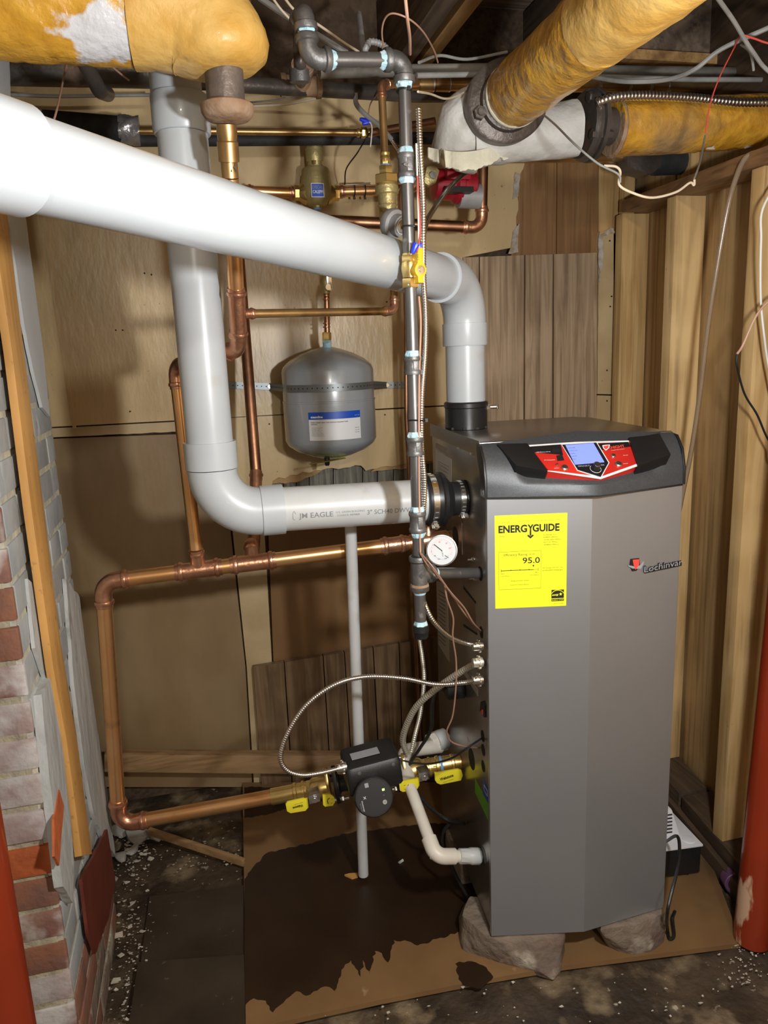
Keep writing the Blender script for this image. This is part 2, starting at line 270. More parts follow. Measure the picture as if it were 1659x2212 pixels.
def mesh(name, mb, material, origin, bev=0, smooth=35, bseg=2):
    me = bpy.data.meshes.new(name); me.from_pydata([tuple(v-origin) for v in mb.v], [], mb.f); me.update()
    bm = bmesh.new(); bm.from_mesh(me); bmesh.ops.recalc_face_normals(bm, faces=bm.faces)
    if bev:
        es = [e for e in bm.edges if len(e.link_faces) == 2 and e.calc_face_angle(0) > radians(35)]
        bmesh.ops.bevel(bm, geom=es, offset=bev, segments=bseg, profile=0.6, affect='EDGES', clamp_overlap=True)
    bm.to_mesh(me); bm.free()
    me.polygons.foreach_set('use_smooth', [True]*len(me.polygons)); me.set_sharp_from_angle(angle=radians(smooth))
    me.materials.append(material); return me
def tag(o, label=None, cat=None, group=None, kind=None):
    for k, v in (('label', label), ('category', cat), ('group', group), ('kind', kind)):
        if v: o[k] = v
    return o
def thing(name, label, cat, loc, group=None):
    o = bpy.data.objects.new(name, None); S.collection.objects.link(o); o.empty_display_size = 0.05
    o.location = loc; ORG[o] = Vector(loc); return tag(o, label, cat, group)
def part(name, mb, m, par, label=None, bev=0, smooth=35, kind=None):
    og = ORG[par]; me = mesh(name, mb, M[m], og, bev, smooth); o = bpy.data.objects.new(name, me); S.collection.objects.link(o)
    o.parent = par; ORG[o] = og
    if label: o['label'] = label
    if kind: o['kind'] = kind
    return o
def solo(name, mb, m, label=None, cat=None, group=None, kind=None, bev=0, smooth=35):
    lo = Vector([min(v[i] for v in mb.v) for i in range(3)]); hi = Vector([max(v[i] for v in mb.v) for i in range(3)]); og = (lo+hi)/2
    if kind != 'structure': og.z = lo.z
    me = mesh(name, mb, M[m], og, bev, smooth); o = bpy.data.objects.new(name, me); S.collection.objects.link(o); o.location = og; ORG[o] = og
    return tag(o, label, cat, group, kind)
def text(s, o, xd, yd, par, m, width=None, height=None, name='lettering', ext=0.0003, bold=0.0, fn=None, mid=False):
    cu = bpy.data.curves.new('t', 'FONT'); cu.body = s; cu.size = 1; cu.offset = bold; cu.resolution_u = 3
    to = bpy.data.objects.new('t', cu); S.collection.objects.link(to); bpy.context.view_layer.update()
    me = to.to_mesh(); vs = [v.co.copy() for v in me.vertices]; fs = [list(p.vertices) for p in me.polygons]; to.to_mesh_clear()
    bpy.data.objects.remove(to); bpy.data.curves.remove(cu)
    if not vs: return None
    x0 = min(v.x for v in vs); x1 = max(v.x for v in vs); sx = width/(x1-x0) if width else height/0.7
    sy = height/0.7 if height else sx
    n = Vector(xd).cross(Vector(yd)).normalized(); o = Vector(o); mb = MB(); xs = 0.5*(x0+x1) if mid else x0
    f = fn or (lambda a, b, c: o+Vector(xd)*a+Vector(yd)*b+n*c)
    mb.add([f((v.x-xs)*sx, v.y*sy, ext) for v in vs], fs)
    og = ORG[par]; mm = bpy.data.meshes.new(name); mm.from_pydata([tuple(v-og) for v in mb.v], [], mb.f); mm.update(); mm.materials.append(M[m])
    ob = bpy.data.objects.new(name, mm); S.collection.objects.link(ob); ob.parent = par; ORG[ob] = og; return ob
def ringpos(pts, s):
    L = 0
    for a, b in zip(pts, pts[1:]):
        l = (b-a).length
        if L+l >= s: return a.lerp(b, (s-L)/l), (b-a).normalized()
        L += l
    return pts[-1], (pts[-1]-pts[-2]).normalized()
# press fittings for copper: sleeve with a raised bead near its mouth, mouth at m pointing along d (away from the fitting)
def sleeve(mb, m, d, r, L=None):
    L = L or r*1.7
    mb.lathe(m, -Vector(d), [(0, r*1.02), (0, r*1.11), (L*.22, r*1.12), (L*.26, r*1.24), (L*.40, r*1.30), (L*.54, r*1.24), (L*.60, r*1.12), (L, r*1.10)], 24)
def elbow(par, a, b, c, r, R=None, m='copper_fit', name='elbow', k=10):
    # corner b, coming from a, going to c; mouths are returned
    a, b, c = Vector(a), Vector(b), Vector(c); u = (a-b).normalized(); v = (c-b).normalized(); R = R or r*2.1
    th = math.acos(max(-1, min(1, u.dot(v)))); d = R/tan(th/2); L = r*1.7
    pu, pv = b+u*(d+L), b+v*(d+L); mb = MB(); mb.sweep(fillet([b+u*(d+L*.5), b, b+v*(d+L*.5)], R, k), r*1.10, 20)
    sleeve(mb, pu, u, r); sleeve(mb, pv, v, r); part(name, mb, m, par); return pu, pv
def tee(par, a, b, br, c, r, rb=None, m='copper_fit', hl=None, name='tee'):
    # run along a->b centred at c, branch direction br
    rb = rb or r; d = (Vector(b)-Vector(a)).normalized(); hl = hl or r*3.0; mb = MB(); c = Vector(c); br = Vector(br).normalized()
    mb.cyl(c-d*hl*.9, c+d*hl*.9, r*1.11, n=24); sleeve(mb, c-d*hl, -d, r); sleeve(mb, c+d*hl, d, r)
    mb.cyl(c, c+br*(r+rb*1.6), rb*1.11, n=20); sleeve(mb, c+br*(r*1.1+rb*2.2), br, rb); part(name, mb, m, par)
    return c-d*hl, c+d*hl, c+br*(r*1.1+rb*2.2)
def pipe(par, p, q, r, m='copper', name='pipe', n=24, label=None): return part(name, MB().cyl(p, q, r, n=n), m, par, label)
def armour(pts, r, pitch=0.0042, n=12):
    pts = resample(pts, pitch/3); amp = (1.04, 1.12, 0.84)
    return MB().sweep(pts, lambda i, L, a: r*amp[i % 3], n)
def cable(name, pts, r, m, label, cat='cable', group=None, k=8, n=8):
    return solo(name, MB().sweep(spline(pts, k), r, n), m, label, cat, group)
def hexn(mb, p, q, r, side=None):
    p, q = Vector(p), Vector(q); l = (q-p).length; return mb.lathe(p, q-p, [(0, r*.93), (l*.12, r), (l*.88, r), (l, r*.93)], 6, side=side)
def jag(p, q, n, amp, seed=0):
    p, q = Vector(p), Vector(q); t = (q-p).normalized(); s = Vector((-t.z, 0, t.x)) if abs(t.y) < .9 else Vector((1, 0, 0)); rr = random.Random(seed)
    return [p.lerp(q, i/n)+s*(rr.uniform(-amp, amp) if 0 < i < n else 0) for i in range(n+1)]

# ------------------------------------------------------------ the room
YB = 2.20
def XR(y): return 1.296 - 0.145*(2.13-y)
mb = MB(); nx, ny = 90, 110; gv = []
for j in range(ny+1):
    for i in range(nx+1):
        x = -1.8+3.6*i/nx; y = -1.8+4.3*j/ny
        gv.append((x, y, 0.012*(noise.noise(Vector((x*5, y*5, 0)))-.4)+0.006*noise.noise(Vector((x*17, y*17, 3)))))
mb.add(gv, [(j*(nx+1)+i, j*(nx+1)+i+1, (j+1)*(nx+1)+i+1, (j+1)*(nx+1)+i) for j in range(ny) for i in range(nx)])
floor = solo('floor', mb, 'ground', kind='structure')
wall = solo('wall_back', MB().bx(-1.8, 1.7, 2.235, 2.33, 0, 2.32), 'dark_timber', kind='structure')
solo('wall_left', MB().bx(-1.9, -1.8, -1.8, 2.33, 0, 2.32), 'white_wall', kind='structure')
solo('wall_front', MB().bx(-1.8, 1.7, -1.9, -1.8, 0, 2.32), 'white_wall', kind='structure')
wr = solo('wall_right', MB().prism([(XR(-1.8)+.115, -1.8, 0), (XR(2.235)+.115, 2.235, 0), (1.7, 2.235, 0), (1.7, -1.8, 0)], V(0, 0, 2.32)), 'dark_timber', kind='structure')
def bw(name, px, m, y, th=None, label=None, par=None):
    pts = [p if isinstance(p, Vector) else P(p[0], p[1], y) for p in px]
    return part(name, MB().prism(pts, V(0, (th or (2.236-y)), 0)), m, par or wall, label)
def pj(a, b, y, n, amp, seed): return jag(P(*a, y), P(*b, y), n, amp, seed)[:-1]
q = lambda x, z, y: V(x, y, z)
bw('fibre_panel', [q(-.46, 2.04, 2.19), q(1.13, 2.04, 2.19)] + pj((1135, 330), (1117, 420), 2.19, 8, .006, 1) + pj((1117, 420), (1118, 548), 2.19, 8, .004, 2) +
   [(1000, 556), (1000, 873), (815, 883), (383, 908), (60, 925), q(-.46, 1.2, 2.19)], 'gold', 2.19)
bw('torn_edge', pj((1113, 372), (1107, 430), 2.187, 6, .005, 3) + pj((1107, 430), (1119, 425), 2.187, 3, .003, 3) + pj((1119, 425), (1122, 365), 2.187, 6, .004, 4), 'torn', 2.187, .004)
bw('torn_edge', pj((1108, 500), (1098, 548), 2.187, 6, .005, 5) + pj((1098, 548), (1120, 545), 2.187, 3, .003, 3) + pj((1120, 545), (1119, 470), 2.187, 6, .004, 6), 'torn', 2.187, .004)
bw('fibre_strip', [(60, 928), (383, 911), (486, 905), (486, 928)] + pj((486, 928), (200, 941), 2.192, 20, .0012, 9) + [(60, 947)], 'gold_strip', 2.192)
bw('fibre_panel', [(489, 903), (815, 886), (1000, 876), (1000, 988)] + pj((1000, 988), (880, 1001), 2.19, 10, .004, 11) + pj((880, 1001), (790, 1017), 2.19, 8, .004, 12) +
   pj((790, 1017), (780, 1006), 2.19, 2, .002, 13) + pj((780, 1006), (680, 1016), 2.19, 8, .004, 14) + pj((680, 1016), (575, 1040), 2.19, 8, .004, 15) + [(575, 1140), (489, 1140)], 'gold', 2.19)
bw('torn_layer', pj((700, 1012), (580, 1012), 2.198, 8, .004, 16) + pj((568, 1048), (640, 1042), 2.198, 6, .003, 17) + pj((640, 1042), (700, 1016), 2.198, 6, .003, 18), 'torn_brown', 2.198, .01)
bw('torn_layer', pj((960, 985), (800, 1008), 2.198, 8, .004, 19) + pj((800, 1020), (880, 1012), 2.198, 6, .003, 20) + pj((880, 1012), (960, 994), 2.198, 6, .003, 21), 'torn_brown', 2.198, .01)
xs = [565, 612, 640, 668, 720, 783, 815, 850, 885, 925, 985]
for i in range(10): bw('weathered_board', [(xs[i]+1, 995), (xs[i+1]-1, 993), (xs[i+1]-1, 1070), (xs[i]+1, 1070)], 'weathered', 2.212-.004*(i % 2))
bw('hardboard', [(60, 950), (486, 934), (497, 1138), (530, 1440), (545, 1700), (90, 1700)], 'brown_panel', 2.205)
bw('hardboard_strip', [(502, 1143), (571, 1143), (589, 1460), (592, 1700), (549, 1700), (533, 1440)], 'gold_strip', 2.200, label='paler upright strip of hardboard')
bw('hardboard', [(576, 1060), (985, 1060), (985, 1460), (592, 1460)], 'orange_panel', 2.206)
tx = [546, 614, 698, 744, 806, 862, 905, 965]; bxs = [565, 632, 716, 763, 822, 872, 912, 975]
for i in range(7):
    ty = lambda x: 1442-(x-546)*0.165
    bw('panelling_board', [(tx[i]+1.2, ty(tx[i])), (tx[i+1]-1.2, ty(tx[i+1])), (bxs[i+1]-1.2, 1705), (bxs[i]+1.2, 1705)], 'panelling_dark', 2.172, .02)
tx = [1001, 1035, 1133, 1195, 1291]
for i in range(4): bw('panelling_board', [(tx[i]+(2.0 if i else 0), 556-(tx[i]-1001)*.036), (tx[i+1]-1.0, 556-(tx[i+1]-1001)*.036), (tx[i+1]-3, 1010), (tx[i]+1, 1010)], 'panelling', 2.180)
bw('plank', [V(P(1105, 335, 2.208).x, 2.208, 2.04), V(P(1202, 335, 2.208).x, 2.208, 2.04), (1201, 549), (1105, 553)], 'plank_brown', 2.208)
bw('plank', [V(P(1204, 335, 2.206).x, 2.206, 2.04), V(P(1290, 335, 2.206).x, 2.206, 2.04), (1289, 546), (1203, 549)], 'plank_brown', 2.206)
bw('board', [V(P(1293, 325, 2.205).x, 2.205, 2.04), V(P(1341, 325, 2.205).x, 2.205, 2.04), (1334, 505), (1293, 505)], 'pine', 2.205)
bw('fibre_strip', pj((1296, 500), (1331, 490), 2.19, 6, .003, 31) + [(1326, 852), (1290, 851)] + pj((1290, 851), (1293, 620), 2.19, 10, .0012, 32) + pj((1293, 620), (1296, 500), 2.19, 8, .003, 33), 'gold_strip', 2.190)
bw('fibre_strip', [(1290, 854), (1326, 855), (1320, 1010), (1286, 1010)], 'gold_strip', 2.190)
bw('torn_edge', pj((1294, 508), (1329, 493), 2.187, 6, .004, 34) + pj((1329, 502), (1303, 510), 2.187, 4, .003, 35) + pj((1303, 510), (1300, 600), 2.187, 8, .003, 36) + pj((1295, 610), (1293, 520), 2.187, 8, .003, 37), 'torn', 2.187, .004)
a = [(90, 460), (96, 460), (125, 665), (165, 925), (157, 925), (118, 665)]
bw('joint_tape', a, 'gold', 2.1875, .003)
nails = MB()
for x, y in [(250, 713), (265, 713), (281, 889), (312, 590), (327, 593), (582, 916), (832, 896), (1318, 520), (1322, 640), (1319, 662), (1312, 800), (1312, 866), (836, 652)]:
    nails.lathe(P(x, y, 2.186), V(0, 1, 0), [(0, .0022), (.006, .0025)], 8)
part('nail_heads', nails, 'black_matte', wall, kind='stuff')
solo('trim_1', MB().hexa([P(225, 1668, 2.125), P(985, 1676, 2.125), P(985, 1676, 2.125)+V(0, .036, 0), P(225, 1668, 2.125)+V(0, .036, 0), P(225, 1631, 2.125), P(985, 1634, 2.125), P(985, 1634, 2.125)+V(0, .036, 0), P(225, 1631, 2.125)+V(0, .036, 0)]), 'rail_wood', 'knotty wooden rail along the foot of the back wall', kind='structure', bev=.002)

# right wall: studs, sheathing boards, plates
ys = [2.235, 1.98, 1.62, 1.22, .85, .45, .05, -.5, -1.1, -1.8]
for i in range(9):
    y0, y1 = ys[i+1]+.0012, ys[i]-.0012; o = .095 + (.003 if i % 2 else 0)
    part('sheathing_board', MB().prism([(XR(y0)+o, y0, .08), (XR(y1)+o, y1, .08), (XR(y1)+.114, y1, .08), (XR(y0)+.114, y0, .08)], V(0, 0, 1.80)), 'sheathing', wr)
for i, y in enumerate([2.13, 1.80, 1.42, 1.02, .62, .2, -.2]):
    x = XR(y); part('stud', MB().bx(x, x+.09, y, y+.038, .095, 1.729-(2.13-y)*.047), 'pine_bright' if i in (1,) else 'pine', wr, bev=.0015)
part('stud', MB().bx(1.325, 1.36, 2.172, 2.20, .095, 1.9), 'pine', wr)
def along(y0, y1, xo0, xo1, z0, z1): return MB().prism([(XR(y0)+xo0, y0, z0), (XR(y1)+xo0, y1, z0), (XR(y1)+xo1, y1, z0), (XR(y0)+xo1, y0, z0)], V(0, 0, z1-z0))
zt_ = lambda y: 1.729-(2.13-y)*.047
part('top_plate', MB().hexa([(XR(y)+o, y, zt_(y)+h) for h in (0, .034) for y, o in ((-.3, -.012), (-.3, .085), (2.115, .085), (2.115, -.012))]), 'brown_board', wr, bev=.002)
part('sill_plate', along(-1.5, 2.16, -.018, .09, 0, .052), 'dark_timber', wr, bev=.002)
part('sill_plate', along(-1.5, 1.62, -.004, .09, .053, .094), 'dark_timber', wr, bev=.002)
part('sill_plate', along(1.635, 2.16, -.004, .09, .053, .094), 'dark_timber', wr, bev=.002)
part('short_block', MB().bx(1.33, 1.40, 1.86, 1.90, 1.777, 1.93), 'pine', wr)
part('short_block', MB().bx(1.36, 1.47, 1.93, 1.955, 1.777, 1.87), 'sheathing', wr)

# ceiling: deck boards on joists
ceil = solo('ceiling', MB().bx(-1.8, 1.7, -1.8, 2.33, 2.322, 2.36), 'dark_timber', kind='structure')
y = -1.8; k = 0
while y < 2.3:
    part('deck_board', MB().bx(-1.8, 1.7, y+.0015, y+.0885, 2.298+.003*((k*7) % 3), 2.321), 'deck', ceil); y += .09; k += 1
for i, (x, m) in enumerate([(-1.35, 'joist'), (-.9, 'joist'), (-.42, 'joist'), (.16, 'joist_light'), (.60, 'joist'), (1.04, 'joist'), (1.45, 'joist')]):
    part('joist', MB().bx(x-.024, x+.024, -1.79, 2.23, 2.085, 2.297), m, ceil, bev=.002)
part('nailing_strip', MB().bx(.652, .69, 1.2, 2.23, 2.10, 2.14), 'joist_light', ceil)
part('header_beam', MB().bx(1.066, 1.44, 1.86, 1.91, 2.05, 2.296), 'joist', ceil, bev=.002)
part('ledger_strip', MB().bx(1.03, 1.5, 1.82, 1.855, 2.035, 2.058), 'joist_light', ceil)
part('sill_beam', MB().bx(-.6, 1.4, 2.14, 2.233, 2.045, 2.10), 'dark_timber', ceil)

# brick pillar
XS = -.303
pil = thing('brick_pillar', 'brick pillar at the left with grey painted side and flaking render', 'pillar', (-.62, 1.45, 0))
part('mortar_core', MB().bx(-.95, -.315, 1.2035, 1.692, 0, 2.084), 'mortar', pil)
part('mortar_side', MB().bx(-.3149, -.3062, 1.206, 1.69, 0, 2.08), 'mortar_grey', pil)
H = .0635; rr = random.Random(3)
for c in range(33):
    z0, z1 = c*H+.0055, (c+1)*H-.005
    if z1 > 2.08: break
    x = XS; L = .205 if c % 2 else .10; k = 0
    while x > -.93:
        x1 = max(x-L, -.95); zz = rr.uniform(-.0015, .0015); yy = 1.2+rr.uniform(-.003, .003)
        m = 'brick_c' if (c == 8 and k == 0) else 'brick_white' if (c in (9, 10, 11, 12) or rr.random() < .12) else rr.choice(['brick_a', 'brick_a', 'brick_b'])
        if z0 > 1.17 and k == 0: m = 'brick_grey'
        part('brick', MB().bx(x1+.005, x, yy, 1.2115, z0+zz, z1+zz), m, pil, bev=.003)
        x = x1-.005; L = .205; k += 1
    y = 1.2135; L = .10 if c % 2 else .205
    while y < 1.66:
        y1 = min(y+L, 1.70); xx = XS+rr.uniform(-.003, .001)
        part('brick', MB().bx(-.3100, xx, y+.003, y1-.004, z0, z1), 'brick_grey' if z0 > .25 else rr.choice(['brick_a', 'brick_b', 'stone']), pil, bev=.003)
        y = y1; L = .205 if (c+int(y*10)) % 3 else .10
def side_sheet(px, m, x, th, name, seed, amp=.003, label=None):
    pts = []
    for a, b in zip(px, px[1:]+px[:1]):
        A, B = PX(*a, x), PX(*b, x); n = max(2, int((B-A).length/.02)); r2 = random.Random(seed+int(a[1]))
        pts += [A.lerp(B, i/n)+(V(0, r2.uniform(-amp, amp), r2.uniform(-amp, amp)) if i else V(0, 0, 0)) for i in range(n)]
    return part(name, MB().prism(pts, V(-th, 0, 0)), m, pil, label)
side_sheet([(-60, 60), (18, 60), (24, 240), (57, 479), (95, 770), (108, 900), (92, 880), (72, 800), (52, 700), (24, 500), (-30, 300)], 'render_pale', -.2975, .006, 'render_layer', 5, .0015, 'smooth pale render')
side_sheet([(143, 1250), (172, 1290), (188, 1420), (208, 1560), (230, 1700), (250, 1850), (222, 1810), (203, 1760), (182, 1650), (160, 1480)], 'render_grey', -.296, .008, 'render_layer', 6)
side_sheet([(90, 1500), (118, 1440), (122, 1520), (138, 1640), (152, 1760), (160, 1860), (158, 1950), (136, 1915), (122, 1800), (103, 1640)], 'render_grey', -.290, .014, 'render_layer', 7)
side_sheet([(60, 1250), (96, 1290), (112, 1400), (100, 1470), (76, 1400)], 'render_grey', -.298, .006, 'render_layer', 8)
side_sheet([(232, 1791), (250, 1905), (241, 1946), (236, 1979), (207, 2060), (191, 2015), (177, 1899)], 'red_paint', -.290, .006, 'fallen_flake', 9, .002, 'dark red painted flake')
side_sheet([(128, 1705), (138, 1740), (128, 1870), (118, 1850), (117, 1770)], 'brick_c', -.288, .004, 'brick_scar', 10)
o = solo('wooden_batten', MB().prism([PX(*a, -.282) for a in [(-26, 400), (14, 447), (52, 760), (95, 1100), (130, 1380), (167, 1600), (199, 1845), (177, 1849), (144, 1600), (115, 1441), (68, 1100), (26, 760), (0, 583)]], V(-.013, 0, 0)), 'orange_strip',
    'long thin orange wooden batten down the grey side of the brick pillar', 'batten', bev=.001)

# poles
c = P(-28, 2085, .8)
pl = thing('support_pole', 'red painted steel pole at the bottom left in front of the brick pillar', 'pole', (c.x, c.y, 0))
part('shaft', MB().cyl((c.x, c.y, .012), (c.x, c.y, 2.084), .0385, n=32), 'red_pole', pl); part('base_plate', MB().bx(c.x-.07, c.x+.07, c.y-.07, c.y+.07, 0, .012), 'red_pole', pl, bev=.002)
b0 = PZ(1624, 2028, .015); t0 = P(1690, 1400, b0.y-.01); t1 = b0+(t0-b0)*((2.084-b0.z)/(t0.z-b0.z))
pl = thing('support_pole', 'red scuffed steel pole at the right edge beside the wooden studs', 'pole', (b0.x, b0.y, 0))
part('shaft', MB().cyl(b0, t1, .0385, n=32), 'red_pole_worn', pl); part('foot', MB().lathe((b0.x, b0.y, 0), V(0, 0, 1), [(0, .02), (.012, .022), (.02, .036)], 20), 'rust', pl)

# floor coverings
Zs = .014
ply = solo('floor_board', MB().prism([PZ(524, 1690, Zs), PZ(527, 1900, Zs), PZ(531, 2240, Zs), PZ(600, 2209, Zs), PZ(820, 2160, Zs), PZ(1050, 2115, Zs), PZ(1225, 2085, Zs), PZ(1420, 2060, Zs), PZ(1602, 2037, Zs), PZ(1545, 1885, Zs), PZ(1480, 1770, Zs), PZ(1300, 1690, Zs)], V(0, 0, -.012)),
    'ply', 'large sheet of brown hardboard lying on the floor under the boiler', 'board')
def stain(px, seed, amp, name='wet_stain'):
    pts = []
    for a, b in zip(px, px[1:]+px[:1]):
        A, B = PZ(*a, Zs+.0006), PZ(*b, Zs+.0006); n = max(1, int((B-A).length/.008)); r2 = random.Random(seed+int(a[0]))
        e = amp if not (a[0] < 530 and b[0] < 530) else 0
        d = (B-A).normalized(); s = V(-d.y, d.x, 0)
        for i in range(n): pts.append(A.lerp(B, i/n)+s*(e*(r2.uniform(-1, 1)+1.2*noise.noise((A+(B-A)*i/n)*40+V(seed, 0, 0))) if i else 0))
    part(name, MB().prism(pts, V(0, 0, -.0004)), 'wet', ply, 'dark wet stain')
f8 = lambda x, y: (200+x/1.952, 1700+y/1.952)
stain([f8(*p) for p in [(640, 390), (690, 320), (740, 275), (800, 262), (900, 243), (1000, 212), (1100, 190), (1250, 175), (1400, 150), (1600, 160), (1900, 200), (1900, 560), (1640, 590), (1540, 610), (1450, 640), (1370, 668), (1330, 650), (1270, 645), (1245, 740), (1220, 700), (1190, 690), (1170, 790), (1140, 730), (1130, 800), (1090, 730), (1060, 760), (1020, 860), (980, 840), (900, 880), (860, 860), (790, 920), (760, 950), (730, 900), (680, 890), (640, 930)]], 4, .0035)
stain([f8(*p) for p in [(1530, 745), (1600, 735), (1660, 760), (1690, 800), (1640, 850), (1560, 835)]], 9, .003)
stain([f8(*p) for p in [(640, 0), (800, 0), (1000, 10), (1010, 60), (900, 60), (760, 110), (640, 130)]], 12, .004)
solo('tar_sheet', MB().prism([PZ(323, 1936, .008), PZ(526, 1912, .008), PZ(528, 2110, .008), PZ(300, 2110, .008)], V(0, 0, -.006)), 'dark_mat', 'dark grimy sheet lying on the floor left of the brown hardboard', 'sheet')
solo('tar_sheet', MB().prism([PZ(298, 2078, .016), PZ(527, 2062, .016), PZ(530, 2260, .016), PZ(272, 2260, .016)], V(0, 0, -.006)), 'dark_mat', 'nearer dark grimy sheet at the bottom edge overlapping the one behind', 'sheet')
a, b = PZ(322, 1795, .05), PZ(528, 1863, .02); d = (b-a).normalized(); s = V(-d.y, d.x, 0)
solo('wood_stick', MB().box((a+b)/2, d*(b-a).length, s*.012, s.cross(d)*-.02), 'rail_wood', 'thin pale wooden stick lying on the dirt floor under the copper elbow', 'stick', bev=.001)
mb = MB(); r2 = random.Random(5)
def chip(mb, p, s):
    a = r2.uniform(0, 6.28); pts = [p+V(cos(a+t)*s*r2.uniform(.5, 1.2), sin(a+t)*s*r2.uniform(.3, .8), r2.uniform(0, s*.5)) for t in (0, 1.6, 3.1, 4.6)]
    mb.prism(pts, V(0, 0, -s*.25))
for i in range(620):
    if i < 330: x, y = r2.gauss(285, 26), r2.uniform(1790, 2230)
    elif i < 480: x, y = r2.uniform(250, 520), r2.gauss(1835, 26)
    elif i < 560: x, y = r2.gauss(1615, 30), r2.uniform(2040, 2130)
    else: x, y = r2.uniform(600, 1640), r2.uniform(2100, 2212)
    s = abs(r2.gauss(.0016, .0012))+.001
    if x < 330 and r2.random() < .12: s *= 2.6
    chip(mb, PZ(x, y, .009), s)
solo('paint_flakes', mb, 'chips', 'pale plaster and paint flakes scattered over the dirt floor', 'debris', kind='stuff')
def rock(pts, seed, amp, sub=3):
    bm = bmesh.new(); [bm.verts.new(p) for p in pts]; r = bmesh.ops.convex_hull(bm, input=bm.verts)
    bmesh.ops.delete(bm, geom=[g for g in r['geom_interior'] if isinstance(g, bmesh.types.BMVert)], context='VERTS')
    for _ in range(sub): bmesh.ops.subdivide_edges(bm, edges=bm.edges, cuts=1, use_grid_fill=True)
    bmesh.ops.triangulate(bm, faces=bm.faces)
    for _ in range(1): bmesh.ops.smooth_vert(bm, verts=bm.verts, factor=.35, use_axis_x=True, use_axis_y=True, use_axis_z=True)
    mb = MB(); bm.verts.index_update()
    for v in bm.verts:
        n = V(noise.noise(v.co*14+V(seed, 0, 0)), noise.noise(v.co*14+V(0, seed, 5)), noise.noise(v.co*14+V(3, 0, seed)))
        n += 0.5*V(noise.noise(v.co*40), noise.noise(v.co*40+V(9, 0, 0)), noise.noise(v.co*40+V(0, 9, 0))); mb.v.append(v.co+n*amp)
    mb.f = [[v.index for v in f.verts] for f in bm.faces]; bm.free(); return mb
for i, (x, y, s) in enumerate([(262, 1800, .035), (300, 1812, .05), (246, 1835, .025), (338, 1808, .03), (262, 1858, .02), (240, 1905, .018), (285, 1840, .022), (236, 1950, .016)]):
    c = PZ(x, y, 0); rp = [c+V(r2.uniform(-s, s), r2.uniform(-s, s), r2.uniform(0, s*.8)) for _ in range(12)]+[c+V(-s*.7, 0, 0), c+V(s*.7, 0, 0), c+V(0, s*.7, 0), c+V(0, -s*.7, 0)]
    solo('rubble_lump', rock(rp, i, .004, 2), 'debris_grey', 'grey mortar rubble lump '+['leaning against the pillar below the copper elbow', 'under the copper elbow, biggest of them all', 'wedged at the pillar corner', 'lying rightmost beside the wooden stick', 'just in front of the biggest lump', 'next to the middle of the red flake', 'right in front of the stick end', 'nearest the camera by the red flake'][i], 'rubble', 'mortar rubble by the pillar')
solo('wood_chip', MB().prism([PZ(744, 1889, .022), PZ(760, 1896, .02), PZ(773, 1895, .016), PZ(772, 1885, .018), PZ(755, 1886, .022)], V(0, 0, -.005)), 'orange_strip', 'small orange wood chip on the wet board beside the white pipe foot', 'chip')
solo('plastic_clip', MB().prism([PZ(860, 1862, .018), PZ(870, 1855, .02), PZ(872, 1858, .02), PZ(864, 1864, .018)], V(0, 0, -.003)), 'label_white', 'tiny white plastic fragment on the wet board under the elbow pipe', 'fragment')
# stones carrying the boiler
pl = [PZ(x, y, .0) for x, y in [(996, 2062), (1090, 2085), (1195, 2119), (1210, 2105), (1222, 2060)]]+[PZ(x, y, .0885) for x, y in [(1014, 1931), (1000, 1975), (1058, 2026), (1190, 2020), (1222, 2010), (1190, 1960)]]+[V(.66, 1.40, 0), V(.50, 1.47, 0)]
solo('foundation_stone', rock(pl, 1, .004), 'stone', 'rough brown stone block under the left front corner of the boiler', 'stone', 'stones under the boiler')
pl = [PZ(x, y, .0) for x, y in [(1318, 2052), (1345, 2066), (1380, 2074), (1412, 2066), (1438, 2045)]]+[PZ(x, y, .0885) for x, y in [(1296, 2008), (1370, 2000), (1437, 1972), (1420, 1950), (1310, 1960)]]+[V(.80, 1.38, 0), V(.96, 1.38, 0)]
solo('foundation_stone', rock(pl, 2, .004), 'stone', 'rounded reddish stone under the right front corner of the boiler', 'stone', 'stones under the boiler')
solo('foundation_stone', rock([V(.60+dx, 1.62+dy, z) for dx in (-.06, .08) for dy in (-.06, .07) for z in (0, .0885)], 3, .003), 'stone', 'stone supporting the hidden rear of the boiler', 'stone', 'stones under the boiler')

# ------------------------------------------------------------ boiler
TA = radians(-4.5); EX = V(cos(TA), sin(TA), 0); EY = V(-sin(TA), cos(TA), 0); EZ = V(0, 0, 1)
def B(x, v, w): return V(.517, 1.30, 0) + EX*x + EY*v + EZ*w
W_, D_, W0, W1 = .405, .46, .091, 1.165
bo = thing('boiler', 'tall grey metal boiler with black control console standing on stones', 'boiler', B(.2, .23, 0))
side = [(.03, W0+.004), (D_, W0+.004), (D_, W1-.024), (.055, W1-.024), (.045, W1-.035), (.012, 1.085), (.012, W0+.3)]
side = [(.012, W0+.004), (D_, W0+.004), (D_, W1-.024), (.055, W1-.024), (.012, 1.080)]
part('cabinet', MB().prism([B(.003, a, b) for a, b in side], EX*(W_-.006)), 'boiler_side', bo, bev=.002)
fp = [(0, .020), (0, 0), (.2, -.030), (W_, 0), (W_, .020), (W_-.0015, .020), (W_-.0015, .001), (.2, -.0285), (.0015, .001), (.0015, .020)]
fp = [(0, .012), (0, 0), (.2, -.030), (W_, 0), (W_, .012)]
part('front_panel', MB().prism([B(a, b, W0) for a, b in fp], EZ*(1.074-W0)), 'boiler', bo, bev=.001, smooth=4)
